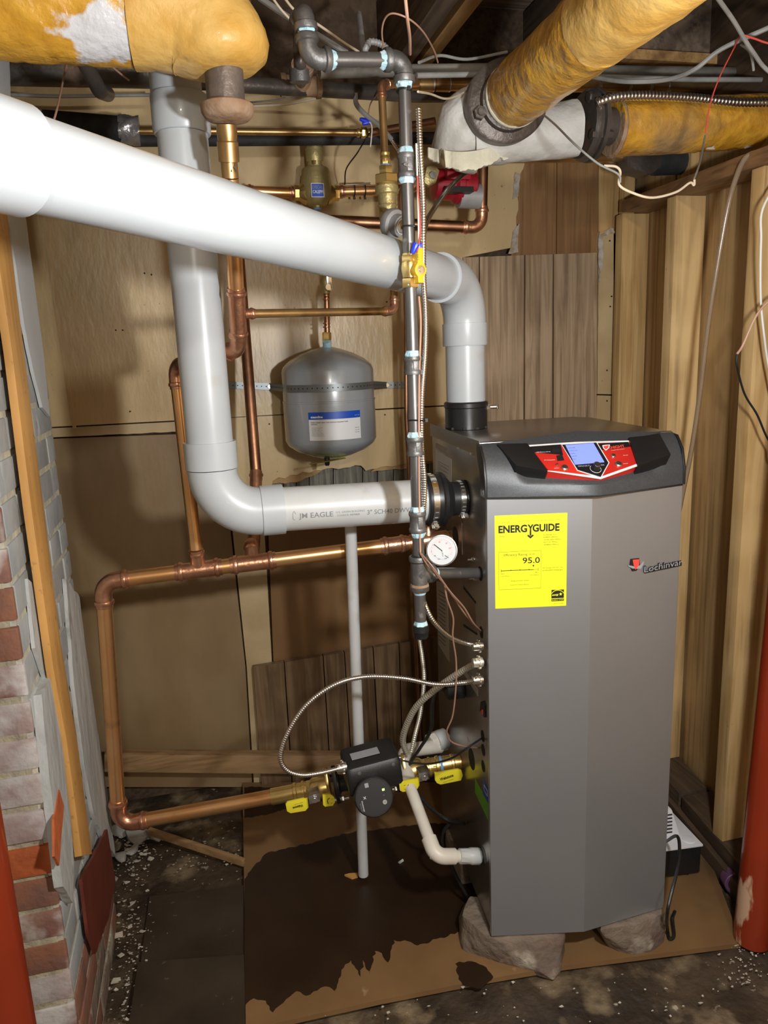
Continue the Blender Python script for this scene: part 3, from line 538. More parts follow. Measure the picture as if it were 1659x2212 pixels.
# lid
lp = [(0, .045), (0, D_+.006), (W_-.03, D_+.006), (W_, D_-.04), (W_, .045)]
part('lid', MB().prism([B(a, b, W1-.020) for a, b in lp], EZ*.020), 'boiler_side', bo, bev=.0015)
part('lid_flange', MB().box(B(.0005, .255, W1-.012), EX*.002, EY*.42, EZ*.03), 'boiler_side', bo)
for v in (.10, .20, .36): part('lid_clip', MB().box(B(-.0005, v, W1-.0275), EX*.003, EY*.012, EZ*.004), 'chrome', bo)
# console
def prof(x):
    e = min(x, W_-x); pr = -.055*min(1, e/.2)
    k = 0 if e > .075 else 1 if e < .055 else (.075-e)/.02
    bul = .020*k
    top = (.052, W1+.001); pts = []
    fr = (pr*.9, 1.092)
    for i in range(11):
        t = i/10; a = t*pi/2
        ex = (top[0]+(fr[0]-top[0])*sin(a), fr[1]+(top[1]-fr[1])*cos(a)); li = (top[0]+(fr[0]-top[0])*t, top[1]+(fr[1]-top[1])*t)
        kk = .75*k+.0
        pts.append((li[0]*(1-kk)+ex[0]*kk, li[1]*(1-kk)+ex[1]*kk))
    pts += [(pr, 1.086), (pr-.001, 1.066), (pr+.003, 1.062), (.04, 1.062)]
    return pts
xsn = [0, .004, .02, .04, .055, .060, .065, .070, .075, .11, .15, .19, .2025, .215, .25, .29, .330, .335, .340, .345, .35, .365, .385, .401, .405]
part('console', MB().rings([[B(x, v, z) for v, z in prof(x)] for x in xsn]), 'console', bo, bev=0, smooth=30)
part('console_trim', MB().prism([B(a, b, 1.0615) for a, b in [(0, .02), (0, .0), (.2025, -.050), (W_, .0), (W_, .02)]], EZ*.008), 'console_dark', bo)
cside = [(.054, W1-.002), (.03, 1.160), (.008, 1.135), (-.002, 1.10), (-.003, 1.064), (.012, 1.074), (.050, W1-.026)]
part('end_cheek', MB().prism([B(-.004, a, b) for a, b in cside], EX*.005), 'console_dark', bo, bev=.001)
part('end_cheek', MB().prism([B(W_-.001, a, b) for a, b in cside], EX*.005), 'console_dark', bo, bev=.001)
# sloping display plane
d0 = B(.2025, .052, W1+.001); d1 = B(.2025, -.0495, 1.092); d2 = B(.345, .052, W1+.001)
DN = (d1-d0).cross(d2-d0).normalized(); DN = DN if DN.z > 0 else -DN; DU = EX.copy(); DV = DN.cross(DU).normalized(); DV = DV if DV.z > 0 else -DV
# facets left and right of the ridge have different slopes; seat the panel on a common plane just above them
DP = d0+DN*.004
def zf(x, y): return (930+x/2.812, 840+y/2.812)
def dplate(name, px, m, lo, hi, par=bo, label=None, bev=0):
    pts = [hit(*zf(*p), DP+DN*hi, DN) for p in px]; return part(name, MB().prism(pts, DN*(lo-hi)), m, par, label, bev)
dplate('recess_rim', [(385, 330), (885, 256), (1400, 262), (1205, 322), (600, 347)], 'console', -.02, .001)
dp = dplate('display_panel', [(600, 345), (880, 326), (1205, 318), (1258, 460), (1035, 540), (715, 495)], 'red_panel', -.02, .004)
dplate('panel_rim', [(596, 341), (880, 322), (1207, 313), (1210, 322), (880, 331), (603, 350)], 'label_white', .003, .0046, dp)
dplate('panel_rim', [(700, 496), (745, 498), (1035, 533), (1262, 452), (1262, 466), (1035, 546)], 'label_white', .003, .0046, dp)
dplate('dark_band', [(606, 350), (790, 337), (805, 400), (625, 385)], 'console_dark', .0041, .0047, dp); dplate('dark_band', [(1015, 331), (1200, 322), (1215, 350), (1035, 372)], 'console_dark', .0041, .0047, dp)
dplate('shield_rim', [(793, 335), (1010, 322), (1087, 448), (1036, 541), (890, 495)], 'label_white', .0046, .0056, dp)
dplate('shield', [(800, 339), (1007, 326), (1081, 449), (1034, 534), (895, 491)], 'console_dark', .0050, .0064, dp)
dplate('screen', [(820, 341), (990, 329), (1056, 444), (878, 459)], 'lcd', .0060, .0072, bo)
for x, y, r in [(815, 478, .0062), (1142, 457, .0062), (1110, 407, .0042), (768, 462, .0022)]:
    p = hit(*zf(x, y), DP+DN*.005, DN); mb = MB().lathe(p-DN*.002, DN, [(0, r*1.15), (.003, r*1.15), (.0036, r), (.005, r*.85)], 18); part('button', mb, 'zinc', dp)
kp = hit(*zf(1000, 492), DP+DN*.006, DN); kb = part('knob_skirt', MB().lathe(kp, DN, [(0, .0115), (.002, .0115), (.003, .009)], 24), 'console_dark', dp)
part('knob', MB().lathe(kp, DN, [(0, .0078), (.014, .0070), (.0152, .006)], 20), 'black_plastic', bo); part('knob_cap', MB().lathe(kp+DN*.0150, DN, [(0, .0062), (.0008, .0062)], 20), 'chrome', bo)
kr = MB(); 
for a0 in range(20):
    a1 = a0/20*4.2+.6
kr.sweep([kp+DN*.0028+(DU*cos(t)+DV*sin(t))*.0105 for t in [x*.2+2.2 for x in range(24)]], .0004, 5); part('knob_ring', kr, 'print_white', dp)
dplate('usb_port', [(735, 368), (785, 362), (790, 382), (740, 388)], 'hole', .0042, .0052, dp); dplate('socket', [(765, 405), (800, 398), (812, 432), (772, 436)], 'hole', .0042, .0052, dp)
def dtext(s, x0, y0, x1, y1, m, h, bold=0):
    a = hit(*zf(x0, y0), DP+DN*.0049, DN); b = hit(*zf(x1, y1), DP+DN*.0049, DN); xd = (b-a).normalized(); text(s, a, xd, DN.cross(xd), dp, m, (b-a).length, h, bold=bold)
dtext('USB Memory Drive', 642, 388, 728, 384, 'print_white', .0022, .01); dtext('PC Connection', 692, 436, 757, 433, 'print_white', .0022, .01)
dtext('MENU', 752, 485, 780, 483, 'print_white', .0018); dtext('Reset', 1172, 406, 1200, 404, 'print_white', .0018); dtext('Select', 1172, 457, 1200, 454, 'print_white', .0018)
dtext('KNIGHT', 1082, 366, 1182, 354, 'red_bright', .0068, .03); dtext('heating boiler', 1100, 376, 1180, 366, 'print_white', .0014)
a = [(1043, 343), (1062, 340), (1090, 338), (1086, 358), (1066, 374), (1050, 362)]; dplate('shield_mark', a, 'print_white', .0047, .0053, dp); dplate('shield_mark', [(1050, 347), (1084, 342), (1080, 357), (1066, 368), (1054, 358)], 'red_bright', .0050, .0058, dp)
a = hit(*zf(897, 474), DP+DN*.0065, DN); b = hit(*zf(1056, 466), DP+DN*.0065, DN); xd = (b-a).normalized(); text('SMART SYSTEM', a, xd, DN.cross(xd), dp, 'print_grey', (b-a).length, .0034, bold=.02)
for i in range(5):
    a = hit(*zf(836+i*7, 362+i*17), DP+DN*.0073, DN); b = hit(*zf(930+i*6, 356+i*17), DP+DN*.0073, DN); xd = (b-a).normalized(); text(['System 68F', 'Outdoor 41F', 'Standby', 'Inlet 70F', 'Menu'][i], a, xd, DN.cross(xd), dp, 'blue_label', None, .0022)
dplate('side_block', [(405, 333), (588, 329), (712, 497), (520, 464)], 'console_dark', -.02, .006, bev=.001)
dplate('side_block', [(1205, 292), (1300, 283), (1392, 268), (1462, 398), (1262, 462)], 'console_dark', -.02, .010, bev=.002)
# exhaust collar and top vent opening
# energy label on the left facet
f0, f1 = B(0, 0, 0), B(.2, -.030, 0); FX = (f1-f0).normalized(); FN = V(FX.y, -FX.x, 0); FN = FN if FN.y < 0 else -FN
g1 = B(W_, 0, 0); GX = (g1-f1).normalized(); GN = V(GX.y, -GX.x, 0); GN = GN if GN.y < 0 else -GN
LO = hit(1070, 1315, f0+FN*.0006, FN); LR = hit(1223, 1310, f0+FN*.0006, FN); LT = hit(1071, 1110, f0+FN*.0006, FN)
lw = (LR-LO).length; lh = .1873
en = part('energy_label', MB().prism([LO, LO+FX*lw, LO+FX*lw+EZ*lh, LO+EZ*lh], FN*-.0006), 'yellow_label', bo, 'bright yellow energy label with black print')
def lt(s, u, v, w=None, h=None, m='print_black', bold=0.0): text(s, LO+FX*(u*lw)+EZ*(v*lh), FX, EZ, en, m, w*lw if w else None, h*lh if h else None, ext=.0002, bold=bold)
lb = lambda u0, v0, u1, v1, m='print_black', name='printed_bar', o=.0003: part(name, MB().prism([LO+FX*(a*lw)+EZ*(b*lh) for a, b in ((u0, v0), (u1, v0), (u1, v1), (u0, v1))], FN*o), m, en)
lt('U.S. Government', .05, .925, .16, .010, 'print_olive'); lt('Federal law prohibits removal of this label before consumer purchase', .32, .928, .58, .010, 'print_olive')
lt('ENERG', .052, .818, .395, .074, bold=.035); lt('Y', .452, .818, .085, .074, bold=.035); lt('GUIDE', .522, .818, .372, .074, bold=.035)
lb(.483, .775, .505, .83); mb = MB().prism([LO+FX*(a*lw)+EZ*(b*lh) for a, b in ((.494, .745), (.54, .775), (.525, .788), (.494, .768), (.463, .788), (.448, .775))], FN*.0003); part('arrow', mb, 'print_black', en)
lt('Boiler', .07, .775, .07, .012, 'print_olive')
for i, s in enumerate(['Lochinvar, LLC.', 'KHB055-285(N,L)', 'WH(B,C)055-399(N,L)', 'NCF110-199(N,L)', 'WHB055-399(N,L)']): lt(s, .675, .772-.0265*i, [.19, .205, .245, .20, .21][i], .013, 'print_olive', .01)
for a in ((.052, .205, .64, .2075), (.052, .612, .64, .6145), (.052, .205, .0545, .6145), (.6375, .205, .64, .6145)): lb(*a, m='print_olive')
lt('Efficiency Rating', .125, .568, .325, .024, 'print_olive', .005); lt('(AFUE)*', .47, .571, .095, .014, 'print_olive', .005); lt('95.0', .385, .482, .24, .062, bold=.01)
mb = MB().prism([LO+FX*(a*lw)+EZ*(b*lh) for a, b in ((.535, .438), (.548, .460), (.522, .460))], FN*.0003); part('arrow', mb, 'print_black', en)
lb(.085, .408, .535, .414); lb(.535, .410, .603, .412); lb(.083, .395, .087, .428); lb(.601, .395, .605, .428)
for u in (.215, .343, .47): lb(u, .412, u+.012, .418)
lt('80.0', .085, .373, .045, .012, 'print_olive'); lt('98.5', .56, .373, .045, .012, 'print_olive'); lt('Least Efficient', .085, .348, .12, .010, 'print_olive'); lt('Most Efficient', .49, .348, .12, .010, 'print_olive')
lt('Range of Similar Models', .225, .292, .25, .012, 'print_olive'); lt('*Annual Fuel Utilization Efficiency', .205, .248, .27, .010, 'print_olive')
lt('For energy cost info, visit', .665, .418, .28, .013, 'print_olive'); lt('productinfo.energy.gov', .665, .392, .28, .013, 'print_olive', .01)
lb(.79, .088, .965, .18); lb(.79, .055, .965, .08, 'print_black')
mb = MB().sweep([LO+FX*lw*(.877+.086*cos(t))+EZ*lh*(.128+.047*sin(t))+FN*.0004 for t in [.25+x*.22 for x in range(13)]], .0007, 5); part('arc', mb, 'yellow_label', en)
text('energy', LO+FX*lw*.80+EZ*lh*.115+FN*.0002, (FX+EZ*.08).normalized(), EZ, en, 'yellow_label', .09*lw, .020*lh, bold=.03, ext=.0003); text('ENERGY STAR', LO+FX*lw*.797+EZ*lh*.061+FN*.0002, FX, EZ, en, 'yellow_label', .16*lw, .013*lh, ext=.0003)
sp = [((.92+(.026 if k % 2 == 0 else .011)*sin(k*pi/5)), .132+(.026 if k % 2 == 0 else .011)*.8*cos(k*pi/5)) for k in range(10)]
part('star', MB().prism([LO+FX*lw*a+EZ*lh*b+FN*.0003 for a, b in sp], FN*.0003), 'yellow_label', en)
lt('EK4 (7/10) 7/2010', .83, .025, .13, .009, 'print_olive')
# maker's badge on the right facet
bd = hit(1390, 1236, f1+GN*.001, GN); be = hit(1472, 1219, f1+GN*.001, GN); bx_ = (be-bd).normalized()
bad = part('badge', MB().prism([hit(x, y, f1+GN*.0025, GN) for x, y in [(1363, 1208), (1381, 1206), (1383, 1222), (1375, 1233), (1366, 1234), (1361, 1222)]], GN*-.0025), 'print_black', bo, 'raised black badge with red shield')
part('shield_mark', MB().prism([hit(x, y, f1+GN*.0036, GN) for x, y in [(1367, 1209.5), (1381, 1208), (1381, 1219), (1373, 1231), (1369, 1221)]], GN*-.0012), 'red_bright', bad)
part('crest_arm', MB().prism([hit(x, y, f1+GN*.003, GN) for x, y in [(1357, 1221), (1364, 1222), (1372, 1224), (1383, 1221), (1391, 1213), (1390, 1219), (1384, 1229), (1366, 1228), (1358, 1224)]], GN*-.002), 'print_grey', bad)
def badge_text(z, m, bold):
    text('Lochinvar', bd+GN*z, bx_, EZ, bad, m, (be-bd).length, .0125, bold=bold)
badge_text(.0002, 'print_black', .055); badge_text(.0012, 'print_black', .05); badge_text(.0022, 'print_grey', .0)
part('drop', MB().prism([bd+bx_*.002+EZ*-.003, be+EZ*-.003, be+EZ*.004, bd+bx_*.002+EZ*.002], GN*.0008), 'print_black', bad)

# left side of the cabinet: plane through its face
SP, SN = B(.003, 0, 0), -EX
def sd(px, py, o=0.0): return hit(px, py, SP+SN*o, SN)
def slab(name, px, m, o=.0006, label=None, th=.0006): return part(name, MB().prism([sd(x, y, o) for x, y in px], SN*-th), m, bo, label)
def hole(name, px, py, r, m='hole', o=.0008): return part(name, MB().lathe(sd(px, py, 0)-SN*.001, SN, [(0, r), (o+.001, r)], 24), m, bo)
st = slab('instruction_sheet', [(941, 972), (975, 992), (975, 1042), (941, 1030)], 'label_white', label='white printed sheet')
slab('dark_sticker', [(941, 957), (966, 970), (966, 984), (941, 968)], 'label_grey')
st2 = slab('instruction_sheet', [(943, 1255), (965, 1262), (970, 1430), (947, 1392)], 'label_grey', label='tall printed sheet')
st3 = slab('rating_plate', [(1000, 1262), (1026, 1298), (1030, 1372), (1000, 1352)], 'boiler_side')
slab('rating_bar', [(1001, 1266), (1027, 1300), (1027, 1304), (1001, 1272)], 'hole', .0012); slab('rating_bar', [(1001, 1348), (1030, 1368), (1030, 1372), (1001, 1353)], 'hole', .0012)
for i in range(9): slab('printed_line', [(946, 996+i*4), (970-(i*5) % 9, 1008+i*3.6), (970-(i*5) % 9, 1009+i*3.6), (946, 997+i*4)], 'print_grey', .0009, th=.0002)
for i in range(14): slab('printed_line', [(947, 1275+i*8), (962, 1283+i*8.6), (962, 1284.4+i*8.6), (947, 1276.2+i*8)], 'print_black', .0009, th=.0002)
slab('notice_strip', [(1001, 1455), (1006, 1450), (1032, 1490), (1032, 1504)], 'label_grey')
gl = slab('green_sticker', [(1026, 1682), (1054, 1736), (1054, 1771), (1026, 1712)], 'green_label', label='green sticker')
bl = slab('blue_sticker', [(1043, 1682), (1054.5, 1702), (1054.5, 1734), (1043, 1715)], 'blue_label', label='blue certification sticker'); slab('sticker_mark', [(1045, 1694), (1053, 1708), (1053, 1722), (1045, 1706)], 'label_white', .0010, th=.0003); slab('sticker_mark', [(1046, 1698), (1052, 1709), (1052, 1718), (1046, 1706)], 'blue_label', .0013, th=.0003)
slab('tear_tab', [(1008, 1590), (1016, 1606), (1010, 1608)], 'label_white')
for x, y, r in [(1043, 1590, .0125), (1044, 1620, .0125), (1044, 1655, .0125), (1040, 1366, .0125)]: hole('knockout', x, y, r)
hole('air_hole', 1006, 1072, .0355); hole('water_hole', 984, 1160, .024); hole('water_hole', 1019, 1640, .024); hole('gas_hole', 1038, 1239, .015); hole('drain_hole', 1045, 1848, .019, 'rubber')
sw = slab('rocker_switch', [(1038, 1516), (1043, 1514), (1046, 1524), (1046, 1550), (1036, 1536)], 'black_plastic', .004, th=.004); slab('rocker', [(1037, 1536), (1042, 1533), (1042, 1544)], 'red_bright', .0048, th=.001)
for x, y in [(1024, 1208), (1028, 1249)]:
    p = sd(x, y); mb = MB().lathe(p, SN, [(0, .006), (.001, .006)], 14); mb.cyl(p, p+SN*.014, .0022, n=10); hexn(mb, p+SN*.001, p+SN*.006, .0045); part('bolt', mb, 'chrome', bo)
# tall seam line of the cabinet and power inlet box
p = sd(1002, 1488); part('power_inlet', MB().box(p+SN*.022, EX*.042, EY*.036, EZ*.030), 'black_plastic', bo, bev=.003)
mb = MB().sweep([sd(990, 1108, .002), sd(998, 1130, .002), sd(999, 1198, .002)], .0012, 6); part('seam_wire', mb, 'zinc', bo)

# ------------------------------------------------------------ white plastic vent and air pipes
RP = .0445; HUB = .0505
air = thing('air_pipe', 'white plastic air intake pipe dropping from the ceiling and turning right into the boiler side', 'pipe', P(443, 930, 1.47))
xv, yv = P(425, 640, 1.47).x, 1.47
zc = P(404, 270, 1.47).z
part('pipe', MB().cyl((xv, yv, P(404, 235, yv).z), (xv, yv, P(440, 965, yv).z), RP, n=40), 'pvc', air)
part('pipe', MB().cyl((xv-.004, yv, P(395, 262, yv).z), (xv-.004, yv, 2.084), RP, n=40), 'pvc', air)
part('coupling', MB().lathe((xv, yv, P(404, 292, yv).z), V(0, 0, 1), [(0, RP), (0, HUB-.002), (.003, HUB), (.060, HUB), (.063, HUB-.001), (.063, RP)], 40), 'pvc', air)
zh = P(605, 1100, yv).z; hb = sd(1006, 1075)
qa = V(xv, yv, P(445, 1010, yv).z); cB = V(xv, yv, zh); xE = P(612, 1100, yv).x
ax = (hb - V(xE, yv, zh)).normalized()
part('elbow_hub', MB().lathe((xv, yv, P(446, 1012, yv).z), V(0, 0, 1), [(0, RP+.002), (0, HUB), (.052, HUB), (.052, RP)], 40), 'pvc', air)
zt = P(446, 1014, yv).z; R = (zt-zh)*.96
pe = [V(xv, yv, zt), V(xv, yv, zh), V(xE, yv, zh)-V(.045, 0, 0)]
part('elbow', MB().sweep([pe[0]]+fillet(pe, min(R, .11), 14)+[V(xE-.04, yv, zh)], RP+.0035, 36), 'pvc', air)
part('elbow_hub', MB().lathe((xE, yv, zh), V(-1, 0, 0), [(0, RP), (0, HUB), (.044, HUB), (.046, RP+.002)], 40), 'pvc', air)
e0 = V(xE-.02, yv, zh); L = (hb-e0).length; cc = e0+ax*(L-.085)
mp_ = part('pipe', MB().cyl(e0, cc, RP, n=40), 'pvc_dirty', air)
part('mould_mark', MB().lathe(P(494, 1083, yv-RP-.001), V(0.1, -1, .1), [(0, .0042), (.002, .0042), (.002, .0036)], 20), 'pvc', air)
# print along the pipe, wrapped on its face
xd = ax; yd = EZ - ax*ax.z; fnw = lambda a, b, c: e0+ax*(a+.045)+(V(0, -1, 0)*cos((b-.012)/RP)+V(0, 0, 1)*sin((b-.012)/RP))*(RP+.0004)
fnw2 = lambda a, b, c: fnw(a, b, c)
text('JM EAGLE', e0, xd, EZ, mp_, 'ink', .068, .0105, fn=lambda a, b, c: fnw(a, b, c), bold=.01)
text('U.S. GREEN BUILDING', e0, xd, EZ, mp_, 'ink', .058, .004, fn=lambda a, b, c: fnw(a+.074, b+.006, c)); text('COUNCIL MEMBER', e0, xd, EZ, mp_, 'ink', .046, .004, fn=lambda a, b, c: fnw(a+.076, b-.001, c))
text('3" SCH40 DWV PVC', e0, xd, EZ, mp_, 'ink', .115, .0095, fn=lambda a, b, c: fnw(a+.137, b-.001, c), bold=.01)
part('eagle_mark', MB().sweep([fnw(-.009+.003*cos(t), .006+.009*sin(t), 0) for t in [.4+x*.4 for x in range(13)]], .0004, 5), 'ink', mp_)
# rubber reducer with steel bands and the stub into the cabinet
red = thing('reducer_coupling', 'black rubber reducer coupling with steel band clamp joining the air pipe to the boiler', 'coupling', cc)
d = ax
part('body', MB().lathe(cc-d*.008, d, [(0, RP), (0, RP+.007), (.004, RP+.009), (.030, RP+.010), (.033, RP+.014), (.040, RP+.013), (.052, .043), (.058, .036), (.082, .036), (.084, .039), (.088, .039), (.089, .031)], 44), 'rubber', red)
def band(par, p, d, r, wd, scr, nslots=26, m='chrome'):
    bb = part('band_clamp', MB().lathe(p, d, [(0, r), (0, r+.0012), (wd, r+.0012), (wd, r)], 48), m, par)
    mb = MB(); a = Vector(d).orthogonal().normalized(); b = Vector(d).cross(a)
    for k in range(nslots):
        t = 2*pi*k/nslots; n = a*cos(t)+b*sin(t); tt = -a*sin(t)+b*cos(t); mb.box(p+d*wd*.5+n*(r+.0016), tt*.0016, Vector(d)*wd*.55, n*.0008)
    part('band_slots', mb, 'strap', bb); s = Vector(scr).normalized(); c = p+d*wd*.5+s*(r+.005); t = s.cross(d).normalized()
    mb = MB().box(c, t*.016, d*wd*1.25, s*.008); mb.cyl(c-t*.012, c+t*.014, .0032, n=10); hexn(mb, c+t*.012, c+t*.017, .005); part('clamp_screw', mb, m, bb)
band(red, cc+d*.064, d, .0362, .0125, V(.1, -.45, -1)); band(red, cc+d*.000, d, RP+.0098, .0125, V(0, -.5, -1))
part('stub_pipe', MB().cyl(hb-d*.03, hb+d*.015, .0302, n=36), 'pvc_dirty', air)

vent = thing('vent_pipe', 'large white plastic exhaust pipe slanting from upper left down to the boiler lid', 'pipe', P(1005, 860, 1.63))
vx, vy = P(1005, 780, 1.625).x, 1.625
h0 = P(40, 346, .808); h1 = P(870, 566, 1.33); dd = (h1-h0).normalized()
e1 = h0+dd*((vx-h0.x)/dd.x); e1y = e1.y
corner = V(vx, vy, e1.z); dd = (corner-h0).normalized()
part('pipe', MB().cyl(h0-dd*.10, corner-dd*.125, RP, n=48), 'pvc', vent)
part('coupling', MB().lathe(h0+dd*.004, -dd, [(0, RP), (0, HUB-.002), (.002, HUB), (.10, HUB), (.10, RP)], 44), 'pvc', vent)
part('pipe', MB().cyl(h0-dd*.5, h0-dd*.09, RP, n=40), 'pvc', vent)
zb_ = P(1002, 702, vy).z
part('elbow', MB().sweep(fillet([corner-dd*.10, corner, V(vx, vy, zb_)], .088, 16), RP+.0035, 40), 'pvc', vent)
part('elbow_hub', MB().lathe(corner-dd*.135, dd, [(.001, RP), (0, HUB), (.045, HUB), (.048, RP+.003)], 44), 'pvc', vent)
part('elbow_hub', MB().lathe((vx, vy, zb_+.004), V(0, 0, -1), [(0, RP+.002), (.001, HUB), (.047, HUB), (.050, HUB-.001), (.050, RP)], 44), 'pvc', vent)
part('pipe', MB().cyl((vx, vy, zb_-.03), (vx, vy, W1+.03), RP, n=40), 'pvc', vent)
cl = thing('rubber_collar', 'black rubber collar where the white exhaust pipe enters the boiler lid', 'collar', (vx, vy, W1+.001))
part('body', MB().lathe((vx, vy, W1+.001), V(0, 0, 1), [(0, RP), (0, .0485), (.047, .0485), (.049, .0505), (.058, .0505), (.060, .049), (.0615, RP)], 44), 'rubber', cl)
mb = MB(); c = V(vx+.046, vy-.02, W1+.048); mb.box(c, V(.016, .003, 0), V(-.002, .008, 0), V(0, 0, .011)); mb.cyl(c+V(.004, -.004, 0), c+V(.018, -.007, 0), .0045, n=12); hexn(mb, c+V(.017, -.008, 0), c+V(.022, -.009, 0), .0055); part('clamp_screw', mb, 'chrome', cl)
for a in (-2.6, -2.0, -1.4, -.8): part('foot_tab', MB().box((vx+.0485*cos(a), vy+.0485*sin(a), W1+.0035), V(.008, 0, 0), V(0, .004, 0), V(0, 0, .005)), 'rubber', cl)

# ------------------------------------------------------------ wrapped heating pipes
def wrapped(par, pts, r, m, seed=0, amp=.0022, n=48, step=.010, name='insulation', seams=0.09, cap=True, taper=0):
    pts = resample(pts, step); TL = sum((b-a).length for a, b in zip(pts, pts[1:]))
    def f(i, L, a):
        nv = noise.noise(V(L*14+seed, cos(a)*1.6, sin(a)*1.6))+.5*noise.noise(V(L*45+seed*3, cos(a)*3, sin(a)*3))
        s = abs(((L+.012*sin(a*1+seed)+.01*noise.noise(V(a, L*3, seed))) / seams) % 1 - .02); s = -.0018 if s < .05 else 0
        k = 1.0
        if taper and L > TL-taper: t = (L-TL+taper)/taper; k = 1-.38*t*t*t
        return r*k+amp*nv+s
    return part(name, MB().sweep(pts, f, n, cap), m, par, smooth=60)
hp = thing('insulated_pipe', 'fat yellow paper wrapped pipe at upper left bending down to a rusty iron fitting', 'pipe', P(487, 200, 1.32))
ya = P(480, 38, 1.31); ci = P(487, 200, 1.315)
pl0 = V(-.312, 1.322, ya.z+.008); pts = [pl0, V(ci.x, 1.315, ya.z), V(ci.x, 1.315, ci.z+.03)]
sp_ = P(285, 50, 1.31).x
wrapped(hp, [pl0, V(sp_, 1.322, ya.z+.005)], .0765, 'wrap_worn', 1)
wrapped(hp, fillet([V(sp_, 1.322, ya.z+.005), V(ci.x-.004, 1.315, ya.z), V(ci.x+.003, 1.315, ci.z+.020)], .080, 14), .0795, 'wrap_pale', 4, amp=.003, seams=.042, taper=.034)
part('iron_pipe', MB().lathe((ci.x, 1.315, P(487, 245, 1.315).z), V(0, 0, 1), [(0, .030), (.12, .031)], 32), 'cast_brown', hp)
part('union_ring', MB().lathe((ci.x+.001, 1.315, P(487, 262, 1.315).z), V(0, 0, 1), [(0, .020), (.003, .034), (.006, .0375), (.012, .0415), (.022, .0425), (.024, .040), (.0245, .031)], 36), 'rust', hp)
# right-hand pair
hr = thing('insulated_pipe', 'pipe wrapped in yellow paper coming forward over the boiler at the upper right', 'pipe', P(1110, 205, 1.53))
fa = P(1112, 205, 1.53); fb = P(1352, 0, 1.055); dn = (fb-fa).normalized(); fc = fa+dn*1.15
mid_ = fa+dn*.40
wrapped(hr, [fa, mid_], .0615, 'wrap', 7, amp=.0028, seams=.30); wrapped(hr, [mid_-dn*.004, fc], .0635, 'wrap_pale', 9, seams=.12)
part('canvas_end', MB().lathe(fa-dn*.001, dn, [(0, .04), (0, .058), (.004, .0625), (.008, .061)], 40), 'canvas', hr)
fl0 = P(1092, 222, 1.565)
fr_ = MB(); 
def fl_ring(i, L, a): return [.078, .084, .084, .078][i]*(1+.04*cos(2*a+.9))
fr_.sweep([fl0-dn*.012, fl0-dn*.008, fl0+dn*.016, fl0+dn*.020], fl_ring, 56); fr_.lathe(fl0+dn*.018, dn, [(0, .062), (.012, .058), (.014, .045)], 40)
fg = thing('pipe_flange', 'round dark cast iron flange at the end of the upper right wrapped pipe', 'flange', fl0); part('flange_plate', fr_, 'flange_iron', fg)
sx = dn.cross(V(0, 0, 1)).normalized(); sz = sx.cross(dn)
for t in (2.7, 5.9): c = fl0+dn*.019+(sx*cos(t)+sz*sin(t))*.068; mb = hexn(MB(), c, c+dn*.014, .014); mb.cyl(c, c+dn*.02, .007, n=10); part('bolt', mb, 'flange_iron', fg)
text('2', fl0+dn*.0205+sz*-.073+sx*.0, -sx, sz, fg, 'iron_fit', None, .012, ext=.001)
# plastered elbow and the run behind
ye = 1.60
wp = thing('plastered_pipe', 'white plastered pipe elbow with torn canvas behind the dark flange at upper right', 'pipe', P(1100, 290, ye))
p0 = fl0-dn*.008; p3 = P(1245, 280, ye); pc = P(1005, 268, 1.66)
pts = spline([p0, fl0-dn*.05, P(1010, 268, 1.655), P(1025, 292, 1.66), P(1090, 300, 1.63), P(1170, 288, ye), p3], 10)
wrapped(wp, [p0]+spline([p0-dn*.0, fl0-dn*.06, P(1000, 285, 1.66), P(1040, 300, 1.66)], 10)[1:], .074, 'plaster', 12, amp=.008, seams=9)
wrapped(wp, [P(1020, 302, 1.64), P(1110, 292, 1.62), p3], .0585, 'plaster', 15, amp=.004, seams=9)
# torn canvas hem hanging under the elbow
mb = MB(); N_ = 44; top = []; bot = []
for i in range(N_+1):
    t = i/N_; x = 925+t*180; yb = 322+46*sin(pi*min(1, t*.85+.12))+(-34 if .15 < t < .19 else 0)+(9*(t > .9))
    top.append(P(x, 318-18*t+18*sin(pi*t), 1.575+.05*(1-sin(pi*t)))); bot.append(P(x+1*sin(i*.9), yb+2*sin(i*.8)+1.2*sin(i*2.3), 1.562+.05*(1-sin(pi*t))+.004*sin(i*.7)))
for i in range(N_): mb.add([top[i], top[i+1], bot[i+1], bot[i], top[i]+V(0, .006, 0), top[i+1]+V(0, .006, 0), bot[i+1]+V(0, .006, 0), bot[i]+V(0, .006, 0)], [(0, 1, 2, 3), (4, 7, 6, 5), (3, 2, 6, 7), (0, 4, 5, 1)])
part('torn_canvas', mb, 'canvas', wp)
vb = thing('valve_flange', 'black cast iron flanged joint between the white pipe and the yellow wrapped pipe', 'flange', P(1278, 270, ye))
f2 = P(1272, 272, ye); part('flange_plate', MB().lathe(f2-V(.018, 0, 0), V(1, 0, 0), [(0, .06), (0, .066), (.008, .072), (.015, .072), (.017, .066), (.019, .066), (.021, .074), (.030, .074), (.034, .066), (.036, .035)], 40), 'iron_black', vb)
part('nipple', MB().lathe(f2+V(.012, 0, 0), V(1, 0, 0), [(0, .046), (.02, .046), (.022, .038), (.07, .038)], 32), 'iron_black', vb)
for a in (.5, 2.2, 3.7, 5.3): c = f2+V(-.022, cos(a)*.058, sin(a)*.058); mb = hexn(MB(), c, c+V(.05, 0, 0), .011); part('bolt', mb, 'iron_black', vb)
hs = thing('insulated_pipe', 'yellow wrapped pipe running to the right edge above the wooden studs', 'pipe', P(1500, 270, ye))
